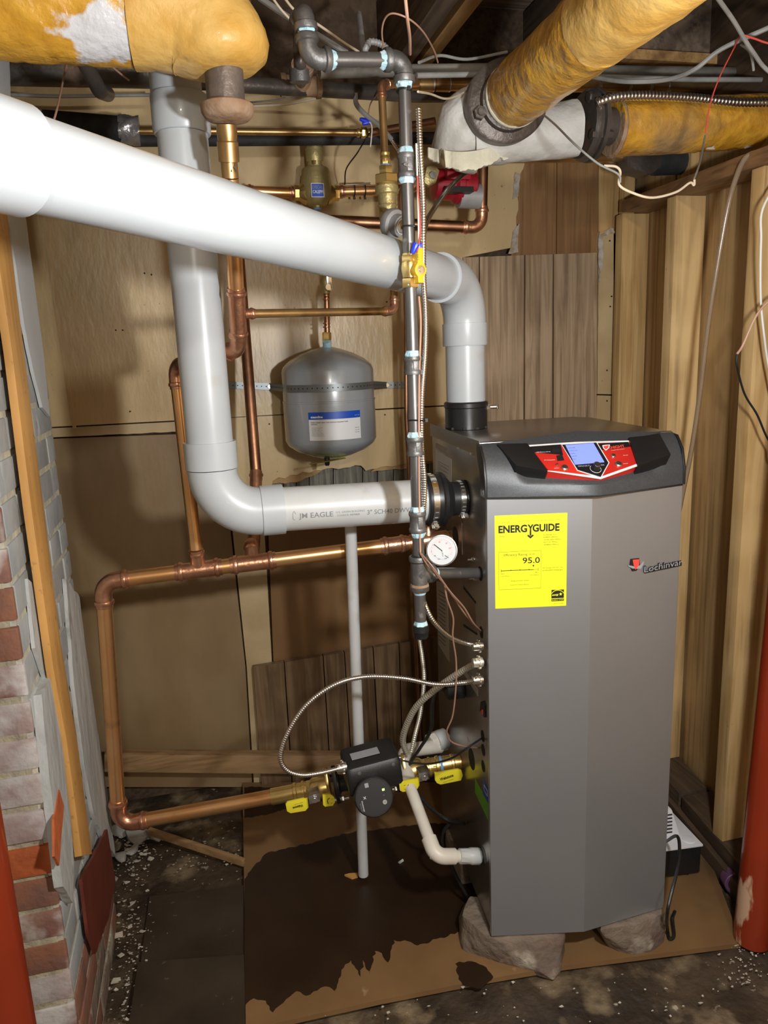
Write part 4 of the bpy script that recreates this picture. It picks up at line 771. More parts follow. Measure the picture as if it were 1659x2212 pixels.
wrapped(hs, [P(1322, 278, ye), P(1500, 270, ye-.005), P(1740, 256, ye-.012)], .0575, 'wrap_side', 21, amp=.0022, seams=.22)
part('canvas_end', MB().lathe(P(1320, 278, ye), V(1, 0, 0), [(0, .038), (0, .055), (.006, .060), (.011, .056)], 36), 'rust', hs)
mb = MB()
def patch(px, par, rad, cpt, m='plaster', name='bare_patch'):
    # lay polygon on the front of the round pipe
    mb = MB(); pts = []
    for x, y in px:
        p = P(x, y, cpt.y-rad); dz = max(-rad*.96, min(rad*.96, p.z-cpt.z)); yy = cpt.y-sqrt(rad*rad-dz*dz); p = P(x, y, yy); pts.append(p-V(0, .0035, 0))
    mb.add(pts+[p+V(0, .003, 0) for p in pts], [list(range(len(pts)))]+[(i, (i+1) % len(pts), len(pts)+(i+1) % len(pts), len(pts)+i) for i in range(len(pts))]); part(name, mb, m, par)
cp = P(1590, 268, ye)
patch([(1605, 316), (1618, 302), (1635, 290), (1653, 296), (1640, 308), (1625, 318), (1608, 322)], hs, .060, cp); patch([(1524, 323), (1534, 300), (1546, 283), (1542, 300), (1538, 312), (1550, 318), (1540, 324)], hs, .060, P(1535, 270, ye))

# ------------------------------------------------------------ mains running under the ceiling along the back
def run(name, pts, r, m, label, cat='pipe', n=20, R=None):
    t = thing(name, label, cat, pts[0]); part('pipe', MB().sweep(fillet([Vector(p) for p in pts], R or r*2.5), r, n), m, t); return t
bA = run('iron_pipe', [P(520, 183, 1.75), P(900, 205, 1.85), P(1050, 205, 1.90), P(1500, 207, 1.90)], .0165, 'iron_black', 'black iron pipe with a rusty tee running below the others under the ceiling')
a = P(650, 186, 1.785)
mb = MB().lathe(a-V(.045, 0, 0), V(1, 0, 0), [(0, .017), (0, .0235), (.010, .0245), (.012, .021), (.078, .021), (.080, .0245), (.090, .0235), (.090, .017)], 28)
mb.sweep([a, a+V(-.002, -.06, .022)], .021, 20); mb.lathe(a+V(-.002, -.045, .018), V(-.03, -.95, .35), [(0, .021), (0, .0245), (.012, .0245), (.014, .018)], 24); part('tee', mb, 'rust', bA)
run('iron_pipe', [P(690, 156, 1.70), P(905, 152, 1.72), P(1050, 150, 1.74), P(1640, 158, 1.74), P(1700, 160, 1.74)], .0125, 'iron_dusty', 'dusty black iron pipe highest of the row under the ceiling')
cm = run('copper_pipe', [P(852, 181, 1.82), P(1070, 184, 1.83), P(1240, 186, 1.84), P(1700, 186, 1.84)], .0143, 'copper_tan', 'dull tan copper main running right below the dusty iron pipe')
for x in (905, 940): part('pipe_socket', MB().cyl(P(x, 182, 1.82), P(x+28, 182.5, 1.82), .0162, n=24), 'copper_tan', cm); part('solder_ring', MB().cyl(P(x+28, 182.6, 1.82), P(x+31, 182.6, 1.82), .0166, n=24), 'solder', cm)
for x in (1290, 1355, 1400, 1440): part('solder_ring', MB().cyl(P(x, 186.5, 1.84), P(x+5, 186.5, 1.84), .0158, n=24), 'solder', cm)
run('iron_pipe', [P(0, 150, 1.8), P(340, 158, 1.8)], .03, 'iron_black', 'thick black iron pipe in the dark gap at the upper left')
run('iron_pipe', [P(175, 120, 1.45), P(215, 196, 1.52), P(232, 203, 1.60)], .0135, 'iron_black', 'short stubby black iron pipe hanging down at upper left')
run('conduit', [P(900, 163, 1.60), P(1060, 160, 1.62), P(1500, 172, 1.62), P(1700, 172, 1.62)], .0055, 'wire_grey', 'grey conduit lying over the copper main', 'conduit')
fo = thing('insulated_pipe', 'black foam covered pipe behind the white pipes at left with silver tape at its end', 'pipe', P(200, 278, 2.05))
part('foam_sleeve', MB().sweep([P(95, 268, 2.05), P(150, 272, 2.05), P(262, 281, 2.05)], .031, 24), 'foam', fo)
mb = MB().sweep(resample([P(257, 280, 2.05), P(304, 283, 2.05)], .008), lambda i, L, a: .0325+.0025*sin(a*5+i*1.3)-.004*(i > 6), 30); part('tape_wrap', mb, 'duct_tape', fo)
part('copper_tube', MB().sweep([P(290, 283, 2.05), P(500, 284, 2.05), P(785, 287, 2.05)], .0085, 16), 'copper_tan', fo)
mb = MB(); a, b = P(770, 287, 2.05), P(800, 287, 2.05); d = (b-a).normalized(); mb.lathe(a, d, [(0, .009), (.004, .011), (.008, .011)], 16); hexn(mb, a+d*.012, a+d*.028, .0135); mb.lathe(a+d*.030, d, [(0, .010), (.012, .012), (.016, .009)], 16); part('compression_nut', mb, 'brass', fo)
run('insulated_pipe', [P(262, 303, 2.09), P(500, 302, 2.09), P(890, 299, 2.09), P(960, 298, 2.09), P(1250, 300, 2.09)], .0155, 'foam', 'slim black insulated pipe just under the copper tube on the back wall', 'pipe')
run('copper_pipe', [P(800, 287, 2.0), P(860, 276, 1.97), P(940, 262, 1.92)], .0095, 'copper_old', 'short dull copper pipe leaving the brass nut and rising to the right')
run('insulated_pipe', [P(1412, 352, 1.90), P(1600, 345, 1.90), P(1800, 335, 1.90)], .032, 'foam', 'thick black foam covered pipe under the yellow pipe at right', 'pipe')
gv_ = run('copper_pipe', [P(1100, 342, 1.86), P(1300, 340, 1.86), P(1380, 338, 1.86)], .0115, 'copper_tan', 'copper pipe tucked under the white pipe leading to a grey valve body')
part('valve_body', rock([P(1378, 345, 1.86)+V(x*.05, y*.03, z*.032-.006) for x in (-1, 1) for y in (-1, 1) for z in (-.6, .7)]+[P(1378, 345, 1.86)+V(.02, -.035, -.045), P(1385, 345, 1.86)+V(.01, .02, -.045)], 5, .002, 2), 'flange_iron', gv_)
part('solder_ring', MB().cyl(P(1318, 340, 1.86), P(1324, 340, 1.86), .0132, n=24), 'solder', gv_)
bl = MB()

# ------------------------------------------------------------ gas line
GR = .0108; GY = 1.285
gas = thing('gas_pipe', 'upright threaded black iron gas pipe with pale blue sealant at each joint', 'pipe', P(900, 1360, GY))
gx = P(892, 800, GY).x
def gz(py): return P(892, py, GY).z
def G(py): return V(gx, GY, gz(py))
xoff = lambda py: P(893, py, GY).x
def gp(y0, y1): part('pipe', MB().cyl(G(y0), G(y1), GR, n=24), 'iron', gas)
def coupl(y0, y1):
    a, b = G(y0), G(y1); h = a.z-b.z
    part('coupling', MB().lathe(b, V(0, 0, 1), [(0, GR), (0, .0158), (.004, .0166), (.007, .0160), (.009, .0146), (h-.009, .0146), (h-.007, .0160), (h-.004, .0166), (h, .0158), (h, GR)], 28), 'iron_fit', gas)
    part('rib', MB().bx(gx-.003, gx+.006, GY-.0160, GY-.013, b.z+.008, a.z-.008), 'iron_fit', gas, bev=.001)
def dope(p, d, s=0):
    mb = MB().sweep([p+Vector(d)*t for t in (0, .0025, .005, .0075, .010)], lambda i, L, a: GR+[.0014, .0024, .0018, .0012, .0003][i]*(1+.5*sin(a*7+s)+.4*sin(a*3+2*s)), 26); part('sealant', mb, 'dope', gas)
el = G(128); gz0 = el.z
for a, b in ((170, 335), (383, 558), (620, 772), (808, 948), (983, 1108), (1148, 1222), (1268, 1350)): gp(a, b)
for a, b in ((333, 384), (770, 809), (945, 984), (1106, 1150)): coupl(a, b)
for i, y in enumerate((185, 333, 620, 770, 945, 1106, 1218)): dope(G(y), V(0, 0, 1), i)
for i, y in enumerate((384, 1150, 1274, )): dope(G(y), V(0, 0, -1), i+3)
dope(G(1354), V(0, 0, 1), 5)
# top elbow, horizontal nipple, elbow pair and riser
hl = P(668, 126, 1.235); hz = G(131).z
et = V(gx, GY, hz); h2 = V(P(668, 128, 1.26).x, 1.26, P(668, 128, 1.26).z); hd = (h2-et).normalized()
def iron_elbow(a, b, c, r=.0152, R=.018):
    u = (a-b).normalized(); v = (c-b).normalized(); mb = MB(); mb.sweep(fillet([b+u*.030, b, b+v*.030], R, 10), r, 24)
    for t in (u, v): mb.lathe(b+t*.034, -t, [(0, GR), (0, r+.0018), (.002, r+.003), (.009, r+.003), (.011, r)], 26)
    part('elbow', mb, 'iron_fit', gas)
iron_elbow(h2, et, G(300)); part('pipe', MB().cyl(et+hd*.03, h2-hd*.03, GR+.0006, n=24), 'iron', gas); dope(et+hd*.034, hd, 2); dope(h2-hd*.034, -hd, 4); dope(V(gx, GY, hz-.034), V(0, 0, -1), 8)
h3 = h2+V(-.004, .0, .062); iron_elbow(et, h2, h3); dope(h2+V(-.002, 0, .036), V(0, 0, 1), 6)
h4 = h3+V(-.004, .10, -.02); iron_elbow(h2, h3+V(0, .002, .012), h4); h5 = V(P(648, 140, 1.42).x, 1.42, P(648, 140, 1.42).z)
part('pipe', MB().sweep(fillet([h3+V(0, .03, .012), V(h5.x, 1.42, h3.z+.008), h5, P(650, 178, 1.68)], .03), GR, 20), 'iron_black', gas); part('collar', MB().lathe(P(646, 150, 1.44), V(.03, .15, -1), [(0, .014), (0, .018), (.02, .018), (.022, .014)], 22), 'iron_fit', gas)
# lower tee, branch to the boiler, drip leg
t1_ = G(1240); gb = sd(1037, 1238); bd_ = (gb-t1_).normalized()
mb = MB().cyl(t1_+V(0, 0, .026), t1_-V(0, 0, .026), .0155, n=26); mb.sweep([t1_, t1_+bd_*.028], .0155, 24)
for v in (V(0, 0, 1), V(0, 0, -1), bd_): mb.lathe(t1_+v*.034, -v, [(0, GR), (0, .0172), (.002, .0184), (.009, .0184), (.012, .0155)], 26)
part('tee', mb, 'iron_fit', gas); part('pipe', MB().cyl(t1_+bd_*.02, gb+bd_*.01, GR, n=24), 'iron', gas); dope(t1_+bd_*.034, bd_, 9)
part('cap', MB().lathe(G(1352), V(0, 0, -1), [(0, GR), (0, .0150), (.012, .0158), (.014, .0145), (.024, .0140), (.026, .012)], 28), 'black_plastic', gas)
part('branch_band', MB().lathe(G(1271), V(0, 0, 1), [(0, .0168), (.004, .018), (.008, .0168)], 26), 'rust', gas)
part('cast_diamond', MB().prism([t1_+V(x*.004, -.0158, z*.006) for x, z in ((0, 1), (1, 0), (0, -1), (-1, 0))], V(0, -.0008, 0)), 'iron', gas)
text('<', G(372)+V(-.010, -.0165, 0), V(1, 0, 0), V(0, 0, 1), gas, 'iron', None, .016, ext=.0006)
# gas cock
gk = thing('gas_valve', 'brass gas shutoff valve with a yellow lever on the standing iron pipe', 'valve', G(586))
mb = MB(); z = lambda y: G(y)
hexn(mb, z(567), z(552), .0155, V(1, .3, 0)); mb.lathe(z(600), V(0, 0, 1), [(0, .0125), (.006, .0135), (.016, .015), (.026, .0135), (.034, .0122), (.040, .0122)], 24); hexn(mb, z(622), z(602), .0158, V(1, .3, 0))
part('body', mb, 'brass', gk); kc = P(909, 583, GY-.028); mb = MB().cyl(V(gx, GY, kc.z), kc+V(0, .004, 0), .009, n=18); part('stem', mb, 'brass', gk)
yd_ = V(.25, -.97, 0).normalized(); hx = V(.97, .25, 0)
pts = [kc+hx*a+V(0, 0, b) for a, b in [(-.0055, .012), (-.0055, .036), (.0055, .036), (.0055, .012)]+[(.0115*cos(t), .0115*sin(t)) for t in [1.05-x*.42 for x in range(1, 5)]]+[(.0055, -.011), (.0055, -.021), (-.0055, -.021), (-.0055, -.011)]+[(.0115*cos(t), .0115*sin(t)) for t in [-2.1-x*.42 for x in range(1, 5)]]]
hd_ = part('handle', MB().prism(pts, -yd_*.016), 'gas_yellow', gk, bev=.001); part('screw', MB().lathe(kc, yd_, [(0, .0075), (.0012, .0075), (.0013, .004), (.0028, .004)], 16), 'chrome', gk)
text('OFF', kc+hx*-.003+V(0, 0, .016)+yd_*.0002, V(0, 0, 1), -hx, hd_, 'print_olive', None, .004)

# cable ties round the gas pipe
def tie(py, label, wide=.0125, dx=0):
    c = G(py)+V(dx, 0, 0); t = thing('cable_tie', label, 'tie', c, 'black cable ties on the gas pipe')
    part('strap', MB().sweep([c+V(cos(a)*wide, sin(a)*.0125, .001*sin(a*2)) for a in [x*2*pi/24 for x in range(25)]], .0016, 6, False), 'black_plastic', t); part('lock', MB().box(c+V(.004+dx, -.0138, 0), V(.005, 0, 0), V(0, .004, 0), V(0, 0, .006)), 'black_plastic', t)
tie(197, 'black cable tie near the top of the iron gas pipe, above its first joint'); tie(491, 'black cable tie gripping pipe and cables above the brass gas valve', .019, .007); tie(908, 'black cable tie halfway down the gas pipe level with the tank label', .019, .007); tie(1202, 'black cable tie on the gas pipe beside the round gauge', .0135)

# ------------------------------------------------------------ copper piping
C1 = .0172   # 1-1/4 tube radius
sup = thing('copper_piping', 'bright copper pipe loop at the left running down and back right to the black pump', 'pipe', P(256, 1745, 1.68))
hS = sd(985, 1160, -.02); A0 = P(222, 1257, 1.68); ab = (hS-A0).normalized()
def onrun(px): # point on the upper run at a picture column
    lo, hi = 0.0, 1.2
    for _ in range(40):
        m = (lo+hi)/2; p = A0+ab*m; d = p-CAM; x = CX+F*d.dot(rt)/d.dot(fw)
        if x < px: lo = m
        else: hi = m
    return A0+ab*lo
A1 = P(262, 1765, 1.68); A1.x = A0.x+.002
# lower run aims at the water outlet of the cabinet
hR = sd(1020, 1640, -.03)
A1 = P(258, 1782, 1.69); lw_ = (hR-A1).normalized()
def onlow(px):
    lo, hi = 0.0, 1.3
    for _ in range(40):
        m = (lo+hi)/2; p = A1+lw_*m; d = p-CAM; x = CX+F*d.dot(rt)/d.dot(fw)
        if x < px: lo = m
        else: hi = m
    return A1+lw_*lo
u1, v1 = elbow(sup, A0+ab, A0, A1, C1, C1*1.9); u2, v2 = elbow(sup, A0, A1, A1+lw_, C1, C1*1.9)
pipe(sup, v1, u2, C1)
t1 = onrun(430); bd1 = (P(395, 1000, 1.62)-t1).normalized(); a, b, c1 = tee(sup, A0, hS, bd1, t1, C1, .0143); pipe(sup, u1, a, C1)
t2 = onrun(547); bd2 = V(.0, .72, .69).normalized(); a2, b2, c2 = tee(sup, A0, hS, bd2, t2, C1, .0143); pipe(sup, b, a2, C1)
t3 = onrun(851); mb = MB(); a3 = t3-ab*.032; b3 = t3+ab*.032; mb.cyl(a3, b3, C1*1.1, n=24); sleeve(mb, a3, -ab, C1); sleeve(mb, b3, ab, C1); part('coupling', mb, 'copper_fit', sup); pipe(sup, b2, a3, C1); pipe(sup, b3, hS, C1)
t4 = onrun(925); mb = MB().cyl(t4-ab*.045, t4+ab*.045, C1*1.15, n=24); mb.cyl(t4, P(920, 1120, t4.y+.02), C1*1.05, n=24); part('tee', mb, 'copper_fit', sup)
pE = onlow(612); pipe(sup, v2, pE, C1, label='bright lower copper pipe')
pipe(sup, onlow(990), hR, C1*1.02, 'copper_fit', 'pipe_end')

ret = thing('copper_piping', 'copper riser with tee and elbows passing behind the white vertical pipe', 'pipe', P(512, 640, 1.42))
r1 = .0143; rx = P(512, 640, 1.41); top = P(490, 300, 1.335)
tt = P(513, 678, 1.44); eb = P(514, 755, 1.475); ed = P(378, 790, 1.66)
t1b, t1a, t1c = tee(ret, top, eb, (P(850, 673, 1.56)-tt), tt, r1, .0085, hl=.048)[:3]
pipe(ret, P(497, 385, 1.35), t1b, r1); pipe(ret, P(491, 315, 1.338), P(497, 385, 1.35), r1*1.0, 'copper_tan')
part('adapter', MB().lathe(P(489, 268, 1.325), (P(494, 345, 1.34)-P(489, 268, 1.325)), [(0, .016), (.012, .017), (.024, .0155), (.026, .0175), (.055, .0175), (.056, .0148)], 26), 'copper_tan', ret)
part('solder_ring', MB().cyl(P(493, 338, 1.34), P(493.4, 342, 1.34), .0160), 'solder', ret)
ru, rv = elbow(ret, tt, eb, ed, r1, r1*1.9)
ed_dn = c1
xu, xv2 = elbow(ret, eb, ed, c1, r1, r1*1.9); pipe(ret, rv, xu, r1); pipe(ret, xv2, c1, r1, 'copper'); pipe(ret, t1a, ru, r1)
text('R', P(499, 372, 1.348-.0145), V(1, 0, 0), V(0, 0, 1), ret, 'print_black', .010, .018, ext=.0004)
# half inch branch to the fill line
fb1 = P(852, 672, 1.56); fb2 = P(849, 560, 1.57); fu, fv = elbow(ret, t1c, fb1, fb2, .0085, .016); pipe(ret, t1c, fu, .0080, 'copper_tan'); pipe(ret, fv, fb2, .0080, 'copper_tan')

rr_ = thing('copper_piping', 'rear copper riser leaning behind the others and crossing to the brass air separator', 'pipe', P(553, 1030, 1.93))
k0 = c2; k1 = P(551, 1120, 1.86); k2 = P(526, 700, 1.98); k3 = P(505, 412, 2.13); k4 = P(643, 417, 2.13)
mb = MB().sweep(fillet([k0, P(547, 1195, 1.80), k1, P(553, 1050, 1.92)], .03), r1*1.08, 20); part('elbow', mb, 'copper_fit', rr_)
mb = MB(); sleeve(mb, P(553, 1018, 1.93), P(551, 990, 1.93)-P(553, 1040, 1.93), r1); mb.cyl(P(553, 1018, 1.93), P(552, 1100, 1.88), r1*1.1); part('coupling', mb, 'copper_fit', rr_)
ku, kv = elbow(rr_, P(553, 1020, 1.93), k3, k4, r1, r1*1.9); pipe(rr_, P(553, 1020, 1.93), ku, r1, 'copper_old'); pipe(rr_, kv, P(632, 417, 2.13), r1)
mb = MB(); sleeve(mb, P(624, 417, 2.13), V(-1, 0, 0), r1); sleeve(mb, P(745, 414, 2.13), V(1, 0, 0), r1); mb.cyl(P(624, 417, 2.13), P(650, 417, 2.13), r1*1.1); mb.cyl(P(720, 415, 2.13), P(745, 414, 2.13), r1*1.1); part('press_joint', mb, 'copper_fit', rr_)
pipe(rr_, P(738, 414, 2.13), P(868, 410, 2.13), r1)
bk = thing('copper_piping', 'dark copper pipe low behind the white slanting pipe turning up at the right', 'pipe', P(1040, 480, 1.92))
b1_, b2_, b3_ = P(730, 478, 1.95), P(1040, 492, 1.92), P(1044, 300, 1.92)
bu, bv = elbow(bk, b1_, b2_, b3_, r1, r1*1.9); pipe(bk, P(600, 472, 1.95), bu, r1, 'copper_old'); pipe(bk, bv, b3_, r1, 'copper_old')
th_ = thing('copper_tube', 'thin copper tube running down the wall behind the iron gas pipe', 'pipe', P(905, 1600, 2.0))
part('tube', MB().sweep([P(876, 560, 2.02), P(878, 900, 2.04), P(900, 1380, 2.05), P(912, 1660, 2.06)], .0066, 12), 'copper_old', th_)
j = P(862, 440, 1.93); mb = MB(); mb.sweep(fillet([P(872, 470, 1.9), P(870, 415, 1.9), P(905, 395, 1.9)], .02), .0143, 16); part('elbow', mb, 'copper_fit', bk)

# small copper drop with brass reducing valve
fl = thing('fill_pipe', 'slim copper pipe dropping from the tan main to the brass pressure reducing valve', 'pipe', P(830, 330, 1.62))
q0, q1, q2 = P(862, 181, 1.66), P(824, 183, 1.62), P(831, 335, 1.60)
qu, qv = elbow(fl, P(900, 180, 1.70), q1, q2, .0085, .017); pipe(fl, P(900, 180, 1.70), qu, .0080); pipe(fl, qv, q2, .0080, 'copper_tan')
rv_ = thing('reducing_valve', 'stacked brass pressure reducing valve hanging left of the gas pipe above the slanting white pipe', 'valve', P(838, 470, 1.6))
va, vb_ = P(831, 328, 1.60), P(839, 478, 1.60); vd = (vb_-va).normalized(); L = (vb_-va).length; s_ = L/150.0
mb = MB(); Yp = lambda y: va+vd*((y-328)*s_)
mb.lathe(Yp(328), vd, [(0, .009), (.002, .0105), (.006, .0105), (.008, .0095), (.012, .0112), (.014, .0095), (.020, .0095)], 20); hexn(mb, Yp(344), Yp(355), .0105); part('adapter', mb, 'brass', rv_)
part('sealant', MB().lathe(Yp(354), vd, [(0, .009), (.002, .0105), (.006, .009)], 16), 'dope_blue', rv_)
mb = MB(); hexn(mb, Yp(358), Yp(376), .0150, V(1, .3, 0)); hexn(mb, Yp(377), Yp(396), .026, V(1, .3, 0)); part('union_nut', mb, 'brass', rv_)
mb = MB().lathe(Yp(396), vd, [(0, .019), (6*s_, .0245), (22*s_, .0245), (25*s_, .020), (45*s_, .019), (47*s_, .021), (50*s_, .019), (62*s_, .0175), (64*s_, .012), (92*s_, .014)], 28); hexn(mb, Yp(458), Yp(476), .0215, V(1, .3, 0)); part('body', mb, 'brass_cast', rv_)
text('1/2"', Yp(424)+V(-.006, -.0205, -.002), V(1, 0, 0), V(0, 0, 1), rv_, 'brass', .011, .007, ext=.0006); text('CRN', Yp(440)+V(-.007, -.0195, -.002), V(1, 0, 0), V(0, 0, 1), rv_, 'brass', .013, .005, ext=.0006)
gc = P(862, 487, 1.50); gn = V(.42, -.80, -.30).normalized(); mb = MB().lathe(gc-gn*.030, gn, [(0, .014), (.004, .028), (.012, .030), (.020, .028), (.022, .021), (.040, .021), (.041, .019), (.040, .0185)], 36); dg = thing('dial_gauge', 'grey round dial peeking out behind the gas pipe above the slanting white pipe', 'gauge', gc)
part('housing', mb, 'conduit', dg); part('dial_face', MB().lathe(gc+gn*.0095, gn, [(0, .0185), (.0005, .0185)], 28), 'black_matte', dg); part('scale_ring', MB().lathe(gc+gn*.0100, gn, [(0, .0148), (.0006, .0148), (.0006, .0138)], 28, cap=False), 'print_white', dg); part('dial_knob', MB().lathe(gc+gn*.0095, gn, [(0, .008), (.006, .007)], 12), 'brass', dg)
part('mount', MB().cyl(gc-gn*.028, P(845, 478, 1.6), .010), 'brass_cast', dg)
part('drop_pipe', MB().cyl(Yp(478), fb2+V(0, 0, .0), .009), 'copper_tan', fl)

# brass air separator
ai = thing('air_separator', 'bulbous brass air separator with a blue badge on the copper pipe at upper middle', 'separator', P(685, 445, 2.125))
ac = P(684, 415, 2.125); pz = lambda y: P(684, y, 2.125).z
prof_ = [(pz(318), .0), (pz(318), .024), (pz(324), .0245), (pz(325), .0225), (pz(327), .0240), (pz(349), .0235), (pz(351), .0225), (pz(362), .0235), (pz(364), .034), (pz(368), .0375), (pz(398), .0415), (pz(410), .0445), (pz(425), .0445), (pz(436), .036), (pz(444), .024), (pz(445), .012), (pz(450), .012), (pz(450), 0)]
part('body', MB().rings([[V(ac.x, ac.y, z)+V(cos(k*2*pi/40), sin(k*2*pi/40), 0)*max(r, 1e-4) for k in range(40)] for z, r in prof_]), 'brass_cast', ai)
mb = hexn(MB(), V(ac.x, ac.y, pz(361)), V(ac.x, ac.y, pz(350)), .0255, V(1, .2, 0)); part('vent_nut', mb, 'brass', ai)
part('vent_cap', MB().lathe((ac.x, ac.y, pz(317)), V(0, 0, 1), [(-.0, .0245), (.006, .0255), (.010, .0245), (.011, .02)], 36), 'brass', ai)
for s in (-1, 1):
    mb = MB(); mb.lathe(ac+V(s*.030, 0, -.003), V(s, 0, 0), [(0, .030), (.010, .026), (.018, .019), (.020, .018)], 24); hexn(mb, ac+V(s*.048, 0, -.003), ac+V(s*.062, 0, -.003), .0195); part('side_port', mb, 'brass', ai)
part('drain_sealant', MB().lathe((ac.x, ac.y, pz(454)), V(0, 0, 1), [(0, .009), (.004, .011), (.010, .011), (.012, .010)], 14), 'dope_blue', ai)
bc = P(686, 411, 2.125-.0450); wb, hb_ = .0175, .0175
lab = part('badge', MB().prism([bc+V(a*wb, -.001-.002*(1-abs(a)), b*hb_) for a, b in ((-1, -1), (0, -1.02), (1, -1), (1, 1), (0, 1), (-1, 1))], V(0, .003, 0)), 'label_white', ai, 'square blue badge')
wb *= .9; hb_ *= .9
part('badge_face', MB().prism([bc+V(a*wb, -.0018-.0018*(1-abs(a)), b*hb_) for a, b in ((-1, -1), (0, -1.02), (1, -1), (1, 1), (0, 1), (-1, 1))], V(0, .002, 0)), 'blue_label', lab)
text('DISCAL', bc+V(0, -.0040, .003), V(1, 0, 0), V(0, 0, 1), lab, 'tank', .028, .0085, mid=True); text('CALEFFI', bc+V(0, -.0040, -.008), V(1, 0, 0), V(0, 0, 1), lab, 'print_white', .028, .0075, bold=.02, mid=True)
sen = thing('pipe_sensor', 'silver clip-on temperature sensor tied to the copper pipe right of the air separator', 'sensor', P(775, 400, 2.10)); part('probe', MB().cyl(P(746, 399, 2.11), P(800, 397, 2.11), .0032), 'chrome', sen)
for x in (764, 787): c = P(x, 412, 2.13); part('cable_tie', MB().sweep([c+V(0, sin(a)*.018, cos(a)*.0175+.001) for a in [k*2*pi/20 for k in range(21)]], .0016, 6, False), 'black_plastic', sen); part('tie_lock', MB().box(c+V(0, -.004, -.020), V(.006, 0, 0), V(0, .006, 0), V(0, 0, .006)), 'black_plastic', sen)

# red circulator behind the white elbow
rp = thing('circulator_pump', 'dark red circulator pump half hidden behind the white torn pipe and gas pipe', 'pump', P(975, 395, 1.86))
a, b = P(935, 398, 1.86), P(1022, 402, 1.86); d = (b-a).normalized()
part('motor', MB().lathe(a, d, [(0, .02), (.003, .036), (.050, .036), (.056, .044), (.070, .044), (.074, .036), (.105, .035), (.110, .028)], 26), 'red_pump', rp)
part('terminal_box', MB().box(P(985, 378, 1.83), V(.062, 0, 0), V(0, .05, 0), V(.003, 0, .030)), 'red_pump', rp, bev=.004); part('base_collar', MB().lathe(P(990, 422, 1.86), d, [(0, .03), (.055, .03)], 24), 'conduit', rp); part('foot_plate', MB().box(P(985, 414, 1.83), V(.07, 0, 0), V(0, .06, 0), V(0, 0, .012)), 'black_plastic', rp)
fp_ = P(931, 380, 1.80); part('flange', MB().prism([fp_+V(x, 0, z) for x, z in ((-.018, -.014), (-.004, -.024), (.012, -.016), (.022, .012), (.010, .026), (-.010, .020))], V(0, .012, 0)), 'brass_cast', rp, bev=.002)
mb = hexn(MB(), fp_+V(.002, -.010, .0), fp_+V(.002, 0, 0), .009); part('bolt', mb, 'zinc', rp)

# ------------------------------------------------------------ expansion tank
TY = 2.062; tr = .128; tc = P(711, 870, TY); tX = tc.x
tz = lambda y: P(711, y, TY-tr*.6).z
tk = thing('expansion_tank', 'grey steel expansion tank with a blue and white label strapped to the wall', 'tank', (tX, TY, tz(985)))
z1, z0 = P(711, 748, TY).z, P(711, 990, TY).z; Ht = z1-z0
pr = [(z0, .0), (z0, .02), (z0+.010, .060), (z0+.026, .100), (z0+.042, .121), (z0+.056, tr), (z0+Ht*.52, tr), (z0+Ht*.522, tr+.0012), (z0+Ht*.535, tr+.0012), (z0+Ht*.537, tr-.001), (z1-.065, tr-.001), (z1-.052, .122), (z1-.036, .104), (z1-.020, .074), (z1-.008, .040), (z1, .012), (z1, 0)]
part('shell', MB().rings([[V(tX, TY, z)+V(cos(k*2*pi/72), sin(k*2*pi/72), 0)*max(r, 1e-4) for k in range(72)] for z, r in pr]), 'tank', tk, smooth=50)
zl0, zl1 = tz(947), tz(887)
def cyl_pt(a, z, r=tr+.0012): return V(tX, TY, 0)+V(sin(a), -cos(a), 0)*r+V(0, 0, z)
an0, an1 = -.62, .50; skew = -.0
def cpatch(a0, a1, za, zb2, r, m, name, par, lab=None, th=.0008):
    mb = MB(); n = 18; o_ = [cyl_pt(a0+(a1-a0)*i/n, za, r) for i in range(n+1)]+[cyl_pt(a1-(a1-a0)*i/n, zb2, r) for i in range(n+1)]
    k = n+1; vs = [cyl_pt(a0+(a1-a0)*i/n, z, rr0) for rr0 in (r, r-th) for z in (za, zb2) for i in range(n+1)]; fs = []
    for i in range(n): fs += [(i, i+1, k+i+1, k+i), (2*k+i, 3*k+i, 3*k+i+1, 2*k+i+1), (i, 2*k+i, 2*k+i+1, i+1), (k+i, k+i+1, 3*k+i+1, 3*k+i)]
    fs += [(0, k, 3*k, 2*k), (n, 2*k+n, 3*k+n, k+n)]; mb.add(vs, fs); return part(name, mb, m, par, lab)
tl = cpatch(an0, an1, zl0, zl1, tr+.0016, 'label_white', 'tank_label', tk, 'white label with a blue top band')
cpatch(an0, an1, zl1-.019, zl1, tr+.0020, 'blue_label', 'label_band', tl)
fnt = lambda a0_, z_: (lambda a, b, c: cyl_pt(a0_+a/(tr+.002), z_+b, tr+.0024))
text('steamline', V(0, 0, 0), V(1, 0, 0), V(0, 0, 1), tl, 'print_white', .033, .0058, fn=fnt(an0+.05, zl1-.015), bold=.04)
text('steamline.com', V(0, 0, 0), V(1, 0, 0), V(0, 0, 1), tl, 'print_white', .015, .0018, fn=fnt(an1-.14, zl1-.013))
text('Heating System Safety Tank (Hydronic Expansion Tank)', V(0, 0, 0), V(1, 0, 0), V(0, 0, 1), tl, 'print_black', .100, .0026, fn=fnt(an0+.05, zl1-.028), bold=.02)
text('SHHT30', V(0, 0, 0), V(1, 0, 0), V(0, 0, 1), tl, 'print_black', .017, .0024, fn=fnt(an0+.05, zl1-.033), bold=.02)
